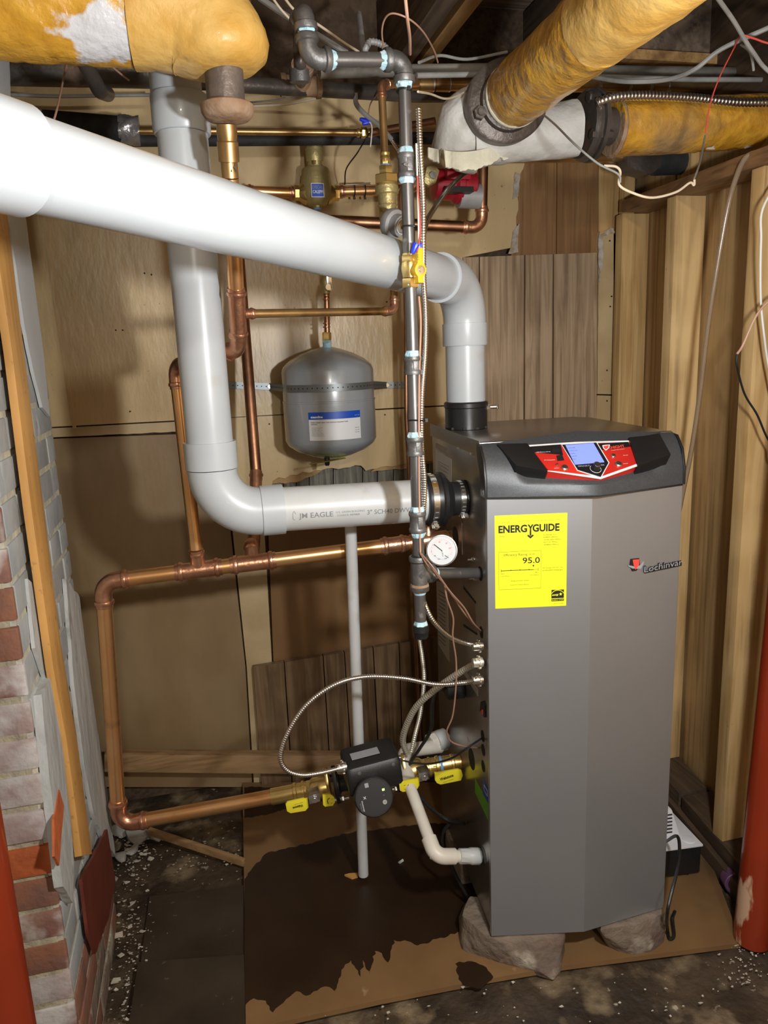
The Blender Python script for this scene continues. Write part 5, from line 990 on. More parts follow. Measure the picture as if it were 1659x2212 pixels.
for i, (s, wd) in enumerate([('Tank Volume: 4.4 gal', .030), ('Connection: 1/2" MPT', .024), ('Factory Pre-charge: 12 psi', .028), ('Max Volume: 2.5 gal', .024), ('Maximum Pressure: 100 PSI', .030), ('Maximum Temperature: 240F', .032), ('In Non-potable Systems', .034)]):
    text(s, V(0, 0, 0), V(1, 0, 0), V(0, 0, 1), tl, 'print_black', wd, .0016, fn=fnt(an0+.06, zl1-.041-.0036*i))
for i, s in enumerate(['Mfg. Code', '21-AB', 'Made in China']): text(s, V(0, 0, 0), V(1, 0, 0), V(0, 0, 1), tl, 'print_black', .013, .0018, fn=fnt(an1-.14, zl1-.046-.006*i))
part('air_valve', MB().lathe((tX-.02, TY-.03, z0+.012), V(0, 0, -1), [(0, .008), (.012, .008), (.026, .0062), (.028, .005)], 16), 'black_plastic', tk)
mb = MB()
for s, dz in ((1, .006), (-1, -.004)):
    N_ = 10; top = [V(tX-.075+.018*(s < 0)*0+.010*i, TY-.075-.02*sin(i/N_*pi), z0+.010+dz+.010*(1-i/N_)**2*s) for i in range(N_+1)]
    for i in range(N_): mb.hexa([top[i], top[i+1], top[i+1]+V(0, .022, -.001), top[i]+V(0, .022, -.001), top[i]+V(0, -.004, .0015), top[i+1]+V(0, -.004, .0015), top[i+1]+V(0, .018, .0015), top[i]+V(0, .018, .0015)])
part('warning_tag', mb, 'olive_tag', tk, 'olive green paper tag under the tank')
# perforated strap
zs_ = P(711, 838, TY-tr).z; st_ = thing('perforated_strap', 'grey perforated steel strap holding the tank to the wall', 'strap', (tX, 2.17, zs_))
rs = tr+.0022; path = []
pL, pL2, pR_, pR2 = P(380, 828, 2.184), P(582, 835, 2.182), P(835, 832, 2.182), P(905, 830, 2.184)
aL, aR = -1.08, 1.08
path = [pL, pL2]+[cyl_pt(aL+(aR-aL)*i/26, zs_, rs) for i in range(27)]+[pR_, pR2]
mb = MB(); n = len(path); hw = .0095
sec = []
for i, p in enumerate(path):
    t = (path[min(i+1, n-1)]-path[max(i-1, 0)]).normalized(); nn = V(t.y, -t.x, 0).normalized(); sec.append([p+V(0, 0, -hw), p+V(0, 0, hw), p+V(0, 0, hw)+nn*.0014, p+V(0, 0, -hw)+nn*.0014])
part('band', MB().rings(sec), 'strap', st_)
mb = MB(); L = 0; tot = sum((b-a).length for a, b in zip(path, path[1:])); s = .008
while s < tot:
    p, t = ringpos(path, s); nn = V(t.y, -t.x, 0).normalized(); mb.lathe(p+nn*.0010, nn, [(0, .0017), (.0007, .0017)], 8); s += .0135
part('strap_holes', mb, 'hole', st_, kind='stuff')
for p in (pL2, pR_): part('lag_bolt', hexn(MB(), p+V(0, -.0015, 0), p+V(0, -.008, 0), .0065), 'chrome', st_)
# tank drop: half inch pipe with ball valve
dv = thing('tank_drop_pipe', 'short copper and brass drop with a small ball valve feeding the expansion tank', 'pipe', (tX, TY, z1))
Yt = lambda y: P(706-(740-y)*.010, y, 2.04)
part('pipe', MB().cyl(Yt(470), P(707, 742, 2.05), .0078), 'copper_old', dv)
for y in (640, 648, 700, 708): part('press_ring', MB().lathe(Yt(y), V(0, 0, 1), [(0, .0085), (.001, .0105), (.003, .0105), (.004, .0085)], 16), 'copper_fit', dv)
part('adapter', hexn(MB(), Yt(735), Yt(718), .0125), 'brass', dv); part('sealant', MB().cyl(P(707, 748, 2.05), Yt(736), .0120), 'dope', dv)
mb = MB().lathe(Yt(635), V(0, 0, 1), [(0, .010), (.012, .011), (.020, .015), (.034, .015), (.042, .011), (.055, .010)], 18); part('valve_body', mb, 'brass_cast', dv)
part('valve_stem', MB().cyl(Yt(622)+V(0, 0, 0), Yt(622)+V(.002, -.024, 0), .008), 'chrome', dv); part('lever', MB().box(Yt(604)+V(.004, -.022, 0), V(.014, 0, 0), V(0, .003, 0), V(0, 0, .060)), 'chrome', dv, bev=.001)

# ------------------------------------------------------------ boiler side fittings: pressure gauge
gg = P(954, 1189, 1.405); gd = (V(-.05, -1, .0)).normalized(); gd = (CAM-gg+V(0, 0, -.15)).normalized()
pg = thing('pressure_gauge', 'round white faced pressure and temperature gauge beside the gas pipe', 'gauge', gg)
part('case', MB().lathe(gg-gd*.020, gd, [(0, .018), (.004, .030), (.016, .032), (.021, .0325), (.023, .0315), (.0225, .0300), (.0195, .0295)], 48), 'black_plastic', pg)
part('chrome_rim', MB().lathe(gg+gd*.0020, gd, [(0, .0322), (.0015, .0322), (.0018, .0305), (0, .0302)], 48, cap=False), 'zinc', pg)
gx_ = V(0, 0, 1).cross(gd).normalized(); gy_ = gd.cross(gx_); ff = part('dial_face', MB().lathe(gg, gd, [(0, .0300), (.0005, .0300)], 48), 'label_white', pg)
def gp_(x, y, z=.0009): return gg+gx_*x+gy_*y+gd*z
mb = MB()
for k in range(25):
    t = radians(205-k*230/24); l = .002 if k % 4 else .0035; p = gp_(cos(t)*.0225, sin(t)*.0225+.001); q_ = gp_(cos(t)*(.0225-l), sin(t)*(.0225-l)+.001); mb.sweep([p, q_], .00022, 4)
part('scale_marks', mb, 'red_bright', ff, kind='stuff'); mb = MB()
for k in range(15):
    t = radians(200+k*140/14); p = gp_(cos(t)*.015, sin(t)*.012-.007); q_ = gp_(cos(t)*.013, sin(t)*.0105-.007); mb.sweep([p, q_], .00022, 4)
part('scale_marks', mb, 'blue_label', ff, kind='stuff')
for s, x, y in (('15', -.016, .010), ('30', -.004, .016), ('45', .010, .013), ('60', .017, .003), ('0', -.021, -.003)): text(s, gp_(x, y, .0007), gx_, gy_, ff, 'red_bright', None, .0032, mid=True)
for s, x, y in (('80', -.014, -.012), ('160', -.006, -.019), ('240', .008, -.018)): text(s, gp_(x, y, .0007), gx_, gy_, ff, 'blue_label', None, .0026, mid=True)
part('needle', MB().sweep([gp_(.004, -.003, .0025), gp_(-.015, .013, .0022)], .0006, 5), 'print_black', pg); part('needle', MB().sweep([gp_(.001, -.006, .0018), gp_(.014, -.0155, .0016)], .0005, 5), 'print_black', pg)
part('needle_hub', MB().lathe(gp_(.003, -.002, .001), gd, [(0, .0021), (.0025, .0021)], 14), 'print_white', pg); part('needle_hub', MB().lathe(gp_(.004, -.0095, .001), gd, [(0, .0021), (.0025, .0021)], 14), 'print_white', pg)
part('stem', MB().cyl(gg-gd*.018, onrun(945)+V(0, 0, .0), .007), 'brass', pg)

# ------------------------------------------------------------ lower line: valve, pump, valve
AX = lw_; UPV = (EZ-AX*AX.z).normalized(); FR = AX.cross(UPV); FR = FR if FR.y < 0 else -FR   # forward, towards the room
def Q(p, a, f, u): return p+AX*a+FR*f+UPV*u
def ballvalve(name, label, c, sgn, L):
    # c: flange face centre, body extends away from the pump by sgn
    t = thing(name, label, 'valve', c, 'isolation valves either side of the pump'); d = AX*sgn; mb = MB()
    mb.lathe(c, d, [(.004, .018), (.006, .026), (.022, .0275), (.040, .0265), (.046, .0225)], 30); hexn(mb, c+d*.044, c+d*.056, .0245, UPV); mb.lathe(c+d*.055, d, [(0, .021), (.006, .021), (.007, .0235), (.012, .0235), (.013, .0205), (.024, .0205), (.026, .023), (.032, .023), (.034, .020), (L, .0195), (L, C1)], 30)
    part('body', mb, 'brass', t)
    pts = []
    for k in range(36):
        a = 2*pi*k/36; e = abs(cos(a)); r = .026+.023*e**3; pts.append(c+UPV*(r*cos(a))+FR*(r*.98*sin(a) if e < .7 else .0185*math.copysign(1, sin(a))*min(1, abs(sin(a))*1.6)))
    part('flange', MB().prism(pts, d*.007), 'brass', t, bev=.001)
    return t
c0, c1_ = onlow(717), onlow(868)
lvt = ballvalve('ball_valve', 'brass ball valve with upside down yellow levers left of the pump', onlow(713), -1, .088)
rvt = ballvalve('ball_valve', 'brass ball valve with yellow levers between the pump and the boiler', onlow(872), 1, .070)
pR0 = onlow(872)+AX*.070
mb = MB(); hexn(mb, pR0, pR0+AX*.018, .021, UPV); mb.lathe(pR0+AX*.018, AX, [(0, .017), (.008, .017)], 20); hexn(mb, pR0+AX*.028, pR0+AX*.040, .0195, UPV); mb.lathe(pR0+AX*.04, AX, [(0, .0185), (.006, .0185), (.008, .0215), (.014, .0215), (.016, .019), (.030, .019)], 26); part('union', mb, 'brass', rvt)
part('sealant', MB().lathe(pR0+AX*.019, AX, [(0, .0175), (.001, .0215), (.006, .0220), (.008, .0175)], 20), 'dope_blue', rvt)
def lever(par, px, Y, th, m='yellow_handle', name='lever'):
    pts = [P(x, y, Y) for x, y in px]; return part(name, MB().prism(pts, V(.0, .0045, 0)*th), m, par, bev=.0008)
YL = c0.y-.055
h_ = lever(lvt, [(617, 1738), (621, 1733), (656, 1725), (662, 1727), (664, 1745), (659, 1752), (628, 1757), (620, 1753)], YL, 1.3)
part('grip_side', MB().prism([P(656, 1725, YL), P(663, 1723, YL+.012), P(665, 1745, YL+.012), P(659, 1752, YL)], V(.0015, .001, 0)), 'yellow_handle', h_)
text('Webstone', P(654, 1737, YL-.0004), V(-1, -.0, -.12).normalized(), V(.12, 0, -1).normalized(), h_, 'print_black', .024, .0065, bold=.03)
text('isolator e-x-p valve', P(654, 1732.5, YL-.0004), V(-1, 0, -.12).normalized(), V(.12, 0, -1).normalized(), h_, 'print_black', .020, .0018)
h_ = lever(lvt, [(697, 1718), (714, 1717), (722, 1722), (724, 1733), (719, 1741), (702, 1743), (698, 1739)], YL, 1.3); mb = MB().sweep([P(x, y, YL-.0008) for x, y in ((712, 1724), (708, 1727), (707, 1731), (709, 1736))], .0009, 6); part('mark', mb, 'print_black', h_)
text('ON', P(716, 1727, YL-.0003), V(1, 0, -.05), V(0, 0, 1), h_, 'print_black', None, .002); text('OFF', P(714, 1736, YL-.0003), V(1, 0, -.05), V(0, 0, 1), h_, 'print_black', None, .002)
def bracket(par, px, py, Y, c):
    a = P(px, py, Y); mb = MB().box(a+V(0, .006, 0), V(.026, 0, .003), V(0, .002, 0), V(-.001, 0, .024)); mb.box(a+V(0, .018, .011), V(.026, 0, .003), V(0, .026, 0), V(0, 0, .002)); part('bracket', mb, 'zinc', par, bev=.0005)
    mb = MB().cyl(a+V(0, .02, 0), a+V(0, -.004, 0), .0055, n=14); hexn(mb, a+V(0, .004, 0), a+V(0, -.003, 0), .0085); part('stem_nut', mb, 'chrome', par); part('stem', MB().cyl(a+V(0, .01, 0), c, .009, n=16), 'brass', par)
bracket(lvt, 680, 1727, YL+.002, onlow(683))
YR = c1_.y-.060
h_ = lever(rvt, [(939, 1669), (945, 1670), (990, 1662), (997, 1664), (1000, 1675), (996, 1686), (952, 1695), (944, 1692), (940, 1686)], YR, 1.3)
text('Webstone', P(951, 1687, YR-.0004), V(1, 0, .17).normalized(), V(-.17, 0, 1).normalized(), h_, 'print_black', .034, .0078, bold=.03)
text('isolator e-x-p valve', P(957, 1691, YR-.0004), V(1, 0, .17).normalized(), V(-.17, 0, 1).normalized(), h_, 'print_black', .026, .0018)
h_ = lever(rvt, [(862, 1690), (867, 1689), (897, 1683), (903, 1680), (904, 1700), (900, 1706), (870, 1711), (864, 1708)], YR, 1.3); mb = MB().sweep([P(x, y, YR-.0008) for x, y in ((883, 1695), (880, 1698), (880, 1702), (883, 1706))], .0009, 6); part('mark', mb, 'print_black', h_)
part('grip_side', MB().prism([P(899, 1690, YR), P(904, 1679, YR+.010), P(905, 1697, YR+.010), P(901, 1704, YR)], V(.0015, .001, 0)), 'yellow_handle', h_)
text('OFF', P(872, 1698, YR-.0004), V(1, 0, .1), V(0, 0, 1), h_, 'print_black', None, .002); text('ON', P(873, 1706, YR-.0004), V(1, 0, .1), V(0, 0, 1), h_, 'print_black', None, .002)
bracket(rvt, 918, 1679, YR+.002, onlow(915))

pm = thing('circulator_pump', 'black circulator pump with a round control face low in the middle between two brass valves', 'pump', onlow(795))
for s, c in ((1, onlow(722)), (-1, onlow(862))):
    pts = []
    for k in range(32): a = 2*pi*k/32; e = abs(cos(a)); r = .026+.025*e**3; pts.append(c+UPV*(r*cos(a))+FR*(.026*sin(a)))
    part('flange', MB().prism(pts, AX*(.009*s)), 'black_plastic', pm, bev=.001); mb = MB().lathe(c, AX*s, [(0, .026), (.012, .025), (.016, .019), (.045, .020)], 24); part('neck', mb, 'black_plastic', pm)
    for u in (.040, -.040):
        mb = MB(); cc_ = c+UPV*u; mb.cyl(cc_-AX*(.020*s), cc_+AX*.030*s, .0048, n=12); hexn(mb, cc_-AX*.012*s, cc_-AX*.020*s, .0085, FR); hexn(mb, cc_+AX*.010*s, cc_+AX*.018*s, .0085, FR); part('flange_bolt', mb, 'zinc', pm)
pc = onlow(800)
part('volute', MB().lathe(Q(pc, 0, -.045, 0), FR, [(0, .030), (.01, .040), (.055, .043), (.062, .040), (.064, .030)], 32), 'black_plastic', pm)
part('red_ring', MB().lathe(Q(pc, 0, .014, -.010), FR, [(0, .046), (.012, .047), (.014, .044)], 36), 'red_pump', pm)
bxm = MB(); 
cs = [P(743, 1642, 1.42), P(757, 1716, 1.42), P(866, 1683, 1.42), P(850, 1613, 1.42)]
o_ = V(0, .088, 0); prof2 = []
hx_ = MB()
sec = []
e0_, e1_ = P(748, 1680, 1.43), P(861, 1650, 1.43); ed_ = (e1_-e0_).normalized(); eu_ = (EZ-ed_*ed_.z).normalized(); ef_ = ed_.cross(eu_); ef_ = ef_ if ef_.y < 0 else -ef_
Le = (e1_-e0_).length
for k, (t, g) in enumerate([(0, .90), (.04, .985), (.12, 1), (.88, 1), (.96, .985), (1, .90)]):
    c = e0_+ed_*(Le*t); sec.append([c+ef_*(a*g)+eu_*(b*g) for a, b in [(-.055, -.034), (.020, -.036), (.027, -.030), (.029, -.005), (.027, .016), (.020, .029), (.008, .034), (-.050, .040), (-.056, .034)]])
part('terminal_box', MB().rings(sec), 'black_plastic', pm, bev=.0012, smooth=40)
for t in (.22, .86): p = e0_+ed_*(Le*t)+ef_*.0255+eu_*.018; part('screw', MB().lathe(p, (ef_+eu_*.5), [(0, .0040), (.0016, .0038), (.0017, .002), (.0010, .002)], 14), 'console_dark', pm)
part('rating_label', MB().box(e0_+ed_*Le*.42+ef_*-.016+eu_*.0372, ed_*.062, ef_*.032, (eu_*.8+ef_*.05)*.001), 'print_grey', pm)
hc = P(808, 1722, 1.375); hn = (CAM-hc+V(-.10, 0, -.45)).normalized(); hn = V(-.10, -.90, .36).normalized()
mb = MB().lathe(hc-hn*.075, hn, [(0, .032), (.03, .038), (.055, .042), (.066, .0425), (.073, .0415), (.075, .039)], 48); hd2 = part('control_head', mb, 'black_plastic', pm)
hxx = V(0, 0, 1).cross(hn).normalized(); hxx = (hxx+V(0, 0, .16)).normalized(); hxx = (hxx-hn*hxx.dot(hn)).normalized(); hyy = hn.cross(hxx)
hp_ = lambda x, y, z=.0006: hc+hxx*x+hyy*y+hn*z
part('face_plate', MB().lathe(hc, hn, [(0, .0375), (.0006, .0370)], 40), 'console_dark', hd2)
part('led', MB().box(hp_(.0225, .010), hxx*.005, hyy*.0042, hn*.0008), 'green_led', hd2); part('code_square', MB().box(hp_(-.010, .027), hxx*.008, hyy*.009, hn*.0006), 'print_grey', hd2)
part('select_button', MB().lathe(hp_(.020, -.015, .0004), hn, [(0, .0050), (.0012, .0046)], 20), 'conduit', hd2); part('tick', MB().sweep([hp_(.018, -.0145, .0018), hp_(.020, -.0165, .0018), hp_(.0225, -.0135, .0018)], .0004, 5), 'print_black', hd2)
part('dash', MB().box(hp_(.021, -.001), hxx*.003, hyy*.0006, hn*.0004), 'print_grey', hd2)
text('GRUNDFOS', hp_(-.0255, -.023, .0004), hyy, -hxx, hd2, 'print_white', .022, .0022, bold=.01); part('cross_mark', MB().sweep([hp_(-.022, .001, .0008), hp_(-.017, .006, .0008)], .0006, 5).sweep([hp_(-.022, .006, .0008), hp_(-.017, .001, .0008)], .0006, 5), 'print_white', hd2)
text('ALPHA', hp_(-.030, -.023, .0004), hyy, -hxx, hd2, 'print_grey', .018, .0016)

# ------------------------------------------------------------ thin white drain pipes
cond = thing('drain_pipe', 'straight thin white plastic pipe hanging down behind the pump to the wet board', 'pipe', P(786, 1892, 1.52))
part('pipe', MB().cyl(P(756, 1100, 1.585), PZ(785, 1889, .028), .0133, n=24), 'pvc_dirty', cond)
cy = thing('condensate_pipe', 'cream plastic drain pipe with elbows curving under the pump into the foot of the boiler', 'pipe', P(945, 1850, 1.40))
dh = sd(1040, 1849, .0); e_ = P(941, 1850, 1.375); k_ = P(882, 1690, 1.53)
part('pipe', MB().cyl(k_, e_, .0134, n=24), 'cream_pvc', cy); part('elbow', MB().sweep(fillet([e_+(k_-e_).normalized()*.042, e_, e_+(dh-e_).normalized()*.046], .026, 10), .0172, 26), 'cream_pvc', cy)
dd_ = (dh-e_).normalized(); part('nipple', MB().cyl(e_+dd_*.03, dh, .0133, n=24), 'cream_pvc', cy); part('adapter', MB().lathe(dh+dd_*-.004, -dd_, [(0, .0165), (.003, .0185), (.022, .0185), (.026, .0168), (.050, .0165), (.052, .0135)], 10), 'pvc_dirty', cy)
part('rubber_seal', MB().lathe(dh+SN*.002, SN, [(-.006, .017), (0, .0165)], 20), 'rubber', cy)
part('elbow', MB().sweep(fillet([k_, P(872, 1622, 1.62), P(950, 1612, 1.66)], .035, 10), .0175, 24), 'cream_pvc', cy)
mb = MB().cyl(P(915, 1618, 1.64), P(985, 1604, 1.70), .0145, n=22); mb.lathe(P(928, 1606, 1.66), V(1, .3, .1), [(0, .0235), (.040, .0235)], 8); part('union', mb, 'cream_pvc', cy); part('union_ring', MB().lathe(P(942, 1603, 1.66), V(1, .3, .1), [(0, .025), (.004, .026), (.03, .026), (.031, .024)], 12), 'pvc_dirty', cy)

# ------------------------------------------------------------ armoured and other cables
def connector(name, c, d, r, label, m='chrome'):
    t = thing(name, label, 'connector', c, 'cable connectors'); d = Vector(d).normalized(); mb = MB().lathe(c-d*.002, d, [(0, r), (.003, r), (.004, r*1.25), (.0075, r*1.25), (.008, r), (.020, r*.92), (.021, r*.7)], 22)
    a = d.orthogonal().normalized(); b = d.cross(a)
    for k in range(8): n = a*cos(k*pi/4)+b*sin(k*pi/4); mb.box(c+d*.0055+n*r*1.27, d*.004, d.cross(n)*.003, n*.003)
    part('body', mb, m, t); s = c+d*.014+b*r*1.0; part('screw', MB().cyl(s, s+b*.008, .002, n=8), m, t); return t
def acable(name, pts, r, label, m='armour', cat='cable'):
    t = thing(name, label, cat, pts[0]); part('armour', armour(spline(pts, 10), r, r*.95), m, t, smooth=80); return t
h1c = sd(1040, 1395, .012); h2c = sd(1040, 1430, .012); h3c = sd(1040, 1468, .012)
GC = GY-.004
acable('armoured_cable', [P(904, 235, 1.27), P(908, 330, 1.262), P(914, 440, GC-.01), P(914, 520, GC-.012), P(915, 600, GC-.006), P(919, 680, GC), P(918, 760, GC), P(911, 860, GC-.004), P(911, 960, GC), P(917, 1040, GC), P(915, 1100, GC+.004), P(908, 1180, GY+.03), P(908, 1250, GY+.034), P(913, 1290, GC+.03), P(935, 1340, 1.30), P(970, 1374, 1.315), P(1010, 1390, 1.335), h1c], .0046, 'silver armoured cable strapped down the front gas pipe then sweeping right to the top connector')
acable('armoured_cable', [P(1022, 368, 1.80), P(1000, 378, 1.74), P(965, 412, 1.60), P(935, 455, 1.44), P(918, 490, 1.32), P(913, 540, 1.30), P(916, 640, 1.31)], .0046, 'silver armoured cable slanting from the red pump to the tied bundle on the gas pipe')
acable('armoured_cable', [h3c, P(1000, 1475, 1.36), P(940, 1478, 1.38), P(870, 1465, 1.40), P(790, 1462, 1.42), P(725, 1478, 1.42), P(665, 1520, 1.42), P(625, 1577, 1.42), P(606, 1632, 1.42), P(618, 1662, 1.42), P(650, 1674, 1.42), P(690, 1670, 1.42), P(744, 1657, 1.425)], .0050, 'long silver armoured cable looping left from the boiler side down to the pump')
acable('armoured_cable', [h2c, P(1010, 1443, 1.37), P(960, 1475, 1.42), P(905, 1520, 1.47), P(880, 1562, 1.50), P(870, 1600, 1.52), P(880, 1628, 1.53)], .0068, 'thick beige flexible conduit curving from the boiler side down behind the right brass valve', 'armour_beige')
acable('armoured_cable', [P(905, 1375, 1.62), P(912, 1420, 1.60), P(916, 1470, 1.58), P(908, 1540, 1.56), P(896, 1590, 1.54), P(888, 1626, 1.535)], .0050, 'thin silver cable rising straight behind the copper tube from the right brass valve', 'armour_beige')
connector('cable_connector', h1c, SN, .0095, 'chrome cable connector, topmost of the three on the boiler side'); connector('cable_connector', h2c, SN, .0100, 'beige cable connector, middle of the three on the boiler side', 'armour_beige'); connector('cable_connector', h3c, SN, .0105, 'chrome ribbed cable connector, lowest of the three on the boiler side')
connector('cable_connector', P(746, 1656, 1.425), P(720, 1662, 1.425)-P(746, 1656, 1.425), .0105, 'chrome cable connector at the left end of the black pump')
acable('armoured_cable', [P(1290, 222, 1.53), P(1330, 210, 1.525), P(1400, 207, 1.525), P(1500, 212, 1.525), P(1600, 222, 1.515), P(1720, 220, 1.50)], .0088, 'fat silver armoured cable resting on the yellow pipe at the right edge')
acable('armoured_cable', [P(775, 30, 1.9), P(785, 105, 1.62), P(800, 90, 1.60), P(830, 100, 1.60), P(848, 130, 1.58)], .0062, 'grey ribbed conduit hump above the upper iron nipple', 'conduit')
cable('conduit', [P(768, 198, 1.80), P(770, 225, 1.82), P(790, 248, 1.86), P(818, 270, 1.9), P(845, 300, 1.95)], .0058, 'conduit', 'grey conduit bending down left of the slim copper drop', 'conduit')
acable('armoured_cable', [P(845, 300, 1.96), P(862, 325, 1.98), P(880, 350, 2.0)], .0048, 'short piece of silver armoured cable below the blue wire nuts')
K = 'black_plastic'
ip = sd(985, 1488)+SN*.022
cable('power_cord', [ip+V(-.01, 0, 0), P(945, 1483, 1.46), P(934, 1520, 1.5), P(931, 1575, 1.53), P(905, 1620, 1.55), P(885, 1655, 1.56), P(893, 1700, 1.55), P(930, 1745, 1.50), P(970, 1772, 1.46), sd(1003, 1779, .004)], .0042, K, 'thick black power cord leaving the inlet and hanging behind the right brass valve')
cable('power_cord', [P(972, 1778, 1.47), P(957, 1800, 1.48), P(957, 1830, 1.49), P(975, 1870, 1.49), P(1000, 1920, 1.48), PZ(1030, 1965, .02)], .0042, K, 'black cord curving behind the cream elbow down to the floor')
cable('control_wire', [P(848, 1632, 1.45), P(875, 1644, 1.44), P(925, 1650, 1.41), P(975, 1638, 1.37), P(1010, 1615, 1.34), sd(1042, 1594, .0)], .0021, K, 'thin black wire sagging from the pump to the boiler side')
cable('thermostat_wire', [P(908, 1195, 1.27), P(925, 1222, 1.26), P(960, 1262, 1.27), P(1000, 1320, 1.29), P(1020, 1345, 1.31), sd(1038, 1366, .0)], .0019, 'wire_brown', 'brown wire from the gas pipe to the boiler side, lower of the pair')
cable('thermostat_wire', [P(907, 1193, 1.272), P(935, 1225, 1.25), P(970, 1275, 1.26), P(1002, 1312, 1.28), P(1022, 1345, 1.30), sd(1040, 1364, .0)], .0017, 'wire_brown', 'brown wire from the gas pipe to the boiler side, upper of the pair')
cable('thermostat_wire', [P(960, 1262, 1.27), P(966, 1295, 1.27), P(979, 1335, 1.28), P(978, 1375, 1.29), P(985, 1425, 1.30), P(985, 1480, 1.30), P(978, 1545, 1.31), P(965, 1580, 1.32), P(975, 1602, 1.33), P(1003, 1612, 1.34), sd(1034, 1616, .0)], .0017, 'wire_brown', 'long brown wire dangling in front of the boiler side to the lower holes')
cable('thermostat_wire', [P(905, 640, 1.268), P(909, 700, 1.272), P(906, 800, 1.274), P(905, 900, 1.272), P(905, 1000, 1.272), P(906, 1100, 1.272), P(908, 1195, 1.272)], .0018, 'wire_tan', 'tan wire lying along the right of the gas pipe')
cable('control_wire', [P(902, 380, 1.262), P(904, 430, 1.262), P(908, 500, 1.258), P(901, 545, 1.255)], .0014, 'wire_red', 'red wire twisting into the blue wire nut by the gas valve')
cable('control_wire', [P(899, 310, 1.264), P(902, 400, 1.264), P(904, 480, 1.26), P(905, 560, 1.26)], .0015, 'wire_white', 'white wire beside the upper gas pipe')
cable('control_wire', [P(803, 283, 1.93), P(790, 300, 1.95), P(772, 330, 1.95), P(748, 365, 2.05), P(745, 398, 2.10)], .0018, K, 'thin black sensor wire falling to the copper pipe by the air separator')
def nut(label, p, d, s=1):
    t = solo('wire_nut', MB().lathe(p, d, [(0, .0032*s), (.003, .0045*s), (.018*s, .0068*s), (.019*s, .004*s)], 10), 'wirenut', label, 'wire nut', 'blue wire nuts'); return t
nut('blue wire nut in front of the gas pipe just above the yellow valve lever', P(891, 548, 1.255), P(899, 526, 1.255)-P(891, 548, 1.255), .95); nut('blue wire nut half hidden behind the armoured cable at the gas valve', P(905, 546, 1.27), P(907, 530, 1.27)-P(905, 546, 1.27), .8)
nut('upper blue wire nut pointing left near the grey conduit', P(777, 257, 1.88), V(1, 0, -.25), 1); nut('lower blue wire nut pointing down left near the grey conduit', P(783, 268, 1.88), V(1, 0, .35), 1)
cable('control_wire', [P(793, 259, 1.88), P(803, 272, 1.87), P(802, 300, 1.87), P(800, 318, 1.87)], .0016, 'wire_white', 'frayed white wire ends below the upper blue wire nuts')
cable('control_wire', [P(795, 250, 1.87), P(800, 225, 1.85), P(812, 208, 1.80), P(830, 198, 1.75)], .0016, 'wire_brown', 'thin brown wire rising from the upper blue wire nuts')
W = lambda pts, r, m, lab: cable('ceiling_wire', pts, r, m, lab)
W([P(866, -110, .93), P(873, -30, 1.0), P(880, 40, 1.04), P(885, 80, 1.12), P(886, 117, 1.26)], .0022, 'wire_tan', 'tan wire hanging straight down onto the top iron elbow')
W([P(830, 112, 1.5), P(825, 70, 1.45), P(832, 40, 1.42), P(850, 29, 1.4), P(885, 42, 1.4), P(915, 70, 1.45), P(938, 110, 1.55), P(946, 135, 1.6)], .0016, 'wire_tan', 'curly tan wire looping left of the hanging tan wire')
W([P(585, -10, 1.5), P(605, 18, 1.5), P(625, 40, 1.5)], .0022, 'wire_cream', 'short cream wire at the top beside the yellow wrapped bend')
W([P(610, -10, 1.5), P(640, 25, 1.5), P(690, 55, 1.52), P(740, 90, 1.56), P(775, 112, 1.6)], .0024, 'wire_cream', 'cream wire slanting over the iron elbows under the ceiling')
W([P(560, -5, 1.75), P(620, 35, 1.75), P(690, 78, 1.75), P(750, 115, 1.75)], .0065, 'wire_grey', 'grey electric cable slanting down from the yellow bend')
W([P(903, 198, 1.32), P(930, 203, 1.42), P(960, 213, 1.5), P(985, 208, 1.55), P(1010, 195, 1.6)], .0020, 'wire_cream', 'frayed cream wire between gas pipe and white plastered elbow')
W([P(535, 222, 1.9), P(600, 216, 1.9), P(680, 204, 1.95), P(760, 200, 2.0)], .0022, 'iron_dusty', 'thin dark wire sagging over the top of the wall panel')
W([P(540, 230, 2.15), P(620, 225, 2.12), P(700, 210, 2.05), P(780, 200, 2.0)], .0035, 'wire_cream', 'pale cable sagging along the top of the wall panel')
W([P(905, 135, 1.55), P(950, 120, 1.6), P(1010, 128, 1.62), P(1095, 112, 1.65)], .0030, 'wire_grey', 'grey cable crossing to the dark round flange under the joists')
W([P(1168, 243, 1.48), P(1200, 270, 1.40), P(1240, 310, 1.30), P(1290, 352, 1.26), P(1335, 376, 1.25), P(1340, 395, 1.25)], .0019, 'wire_grey', 'grey wire hanging from the flange across the white pipe')
W([P(1305, 358, 1.27), P(1330, 360, 1.26), P(1340, 372, 1.26), P(1338, 400, 1.25), P(1370, 418, 1.25), P(1410, 427, 1.25), P(1460, 415, 1.25), P(1490, 395, 1.25), P(1499, 400, 1.25), P(1500, 388, 1.25)], .0022, 'wire_cream', 'cream wire swagged in front of the wooden top plate')
W([P(1500, 385, 1.25), P(1512, 350, 1.27), P(1522, 300, 1.30), P(1524, 290, 1.3)], .0018, 'iron_dusty', 'dirty wire end rising from the cream swag')
W([P(1524, 290, 1.3), P(1533, 230, 1.32), P(1553, 170, 1.34), P(1585, 105, 1.36)], .0013, 'wire_red', 'thin red wire dangling over the yellow pipe at right')
W([P(1585, 105, 1.36), P(1600, 78, 1.30), P(1625, 82, 1.28), P(1670, 95, 1.25), P(1740, 90, 1.20), V(1.2, .95, 2.29)], .0017, 'wire_red', 'red wire curling off the grey cable at the right edge')
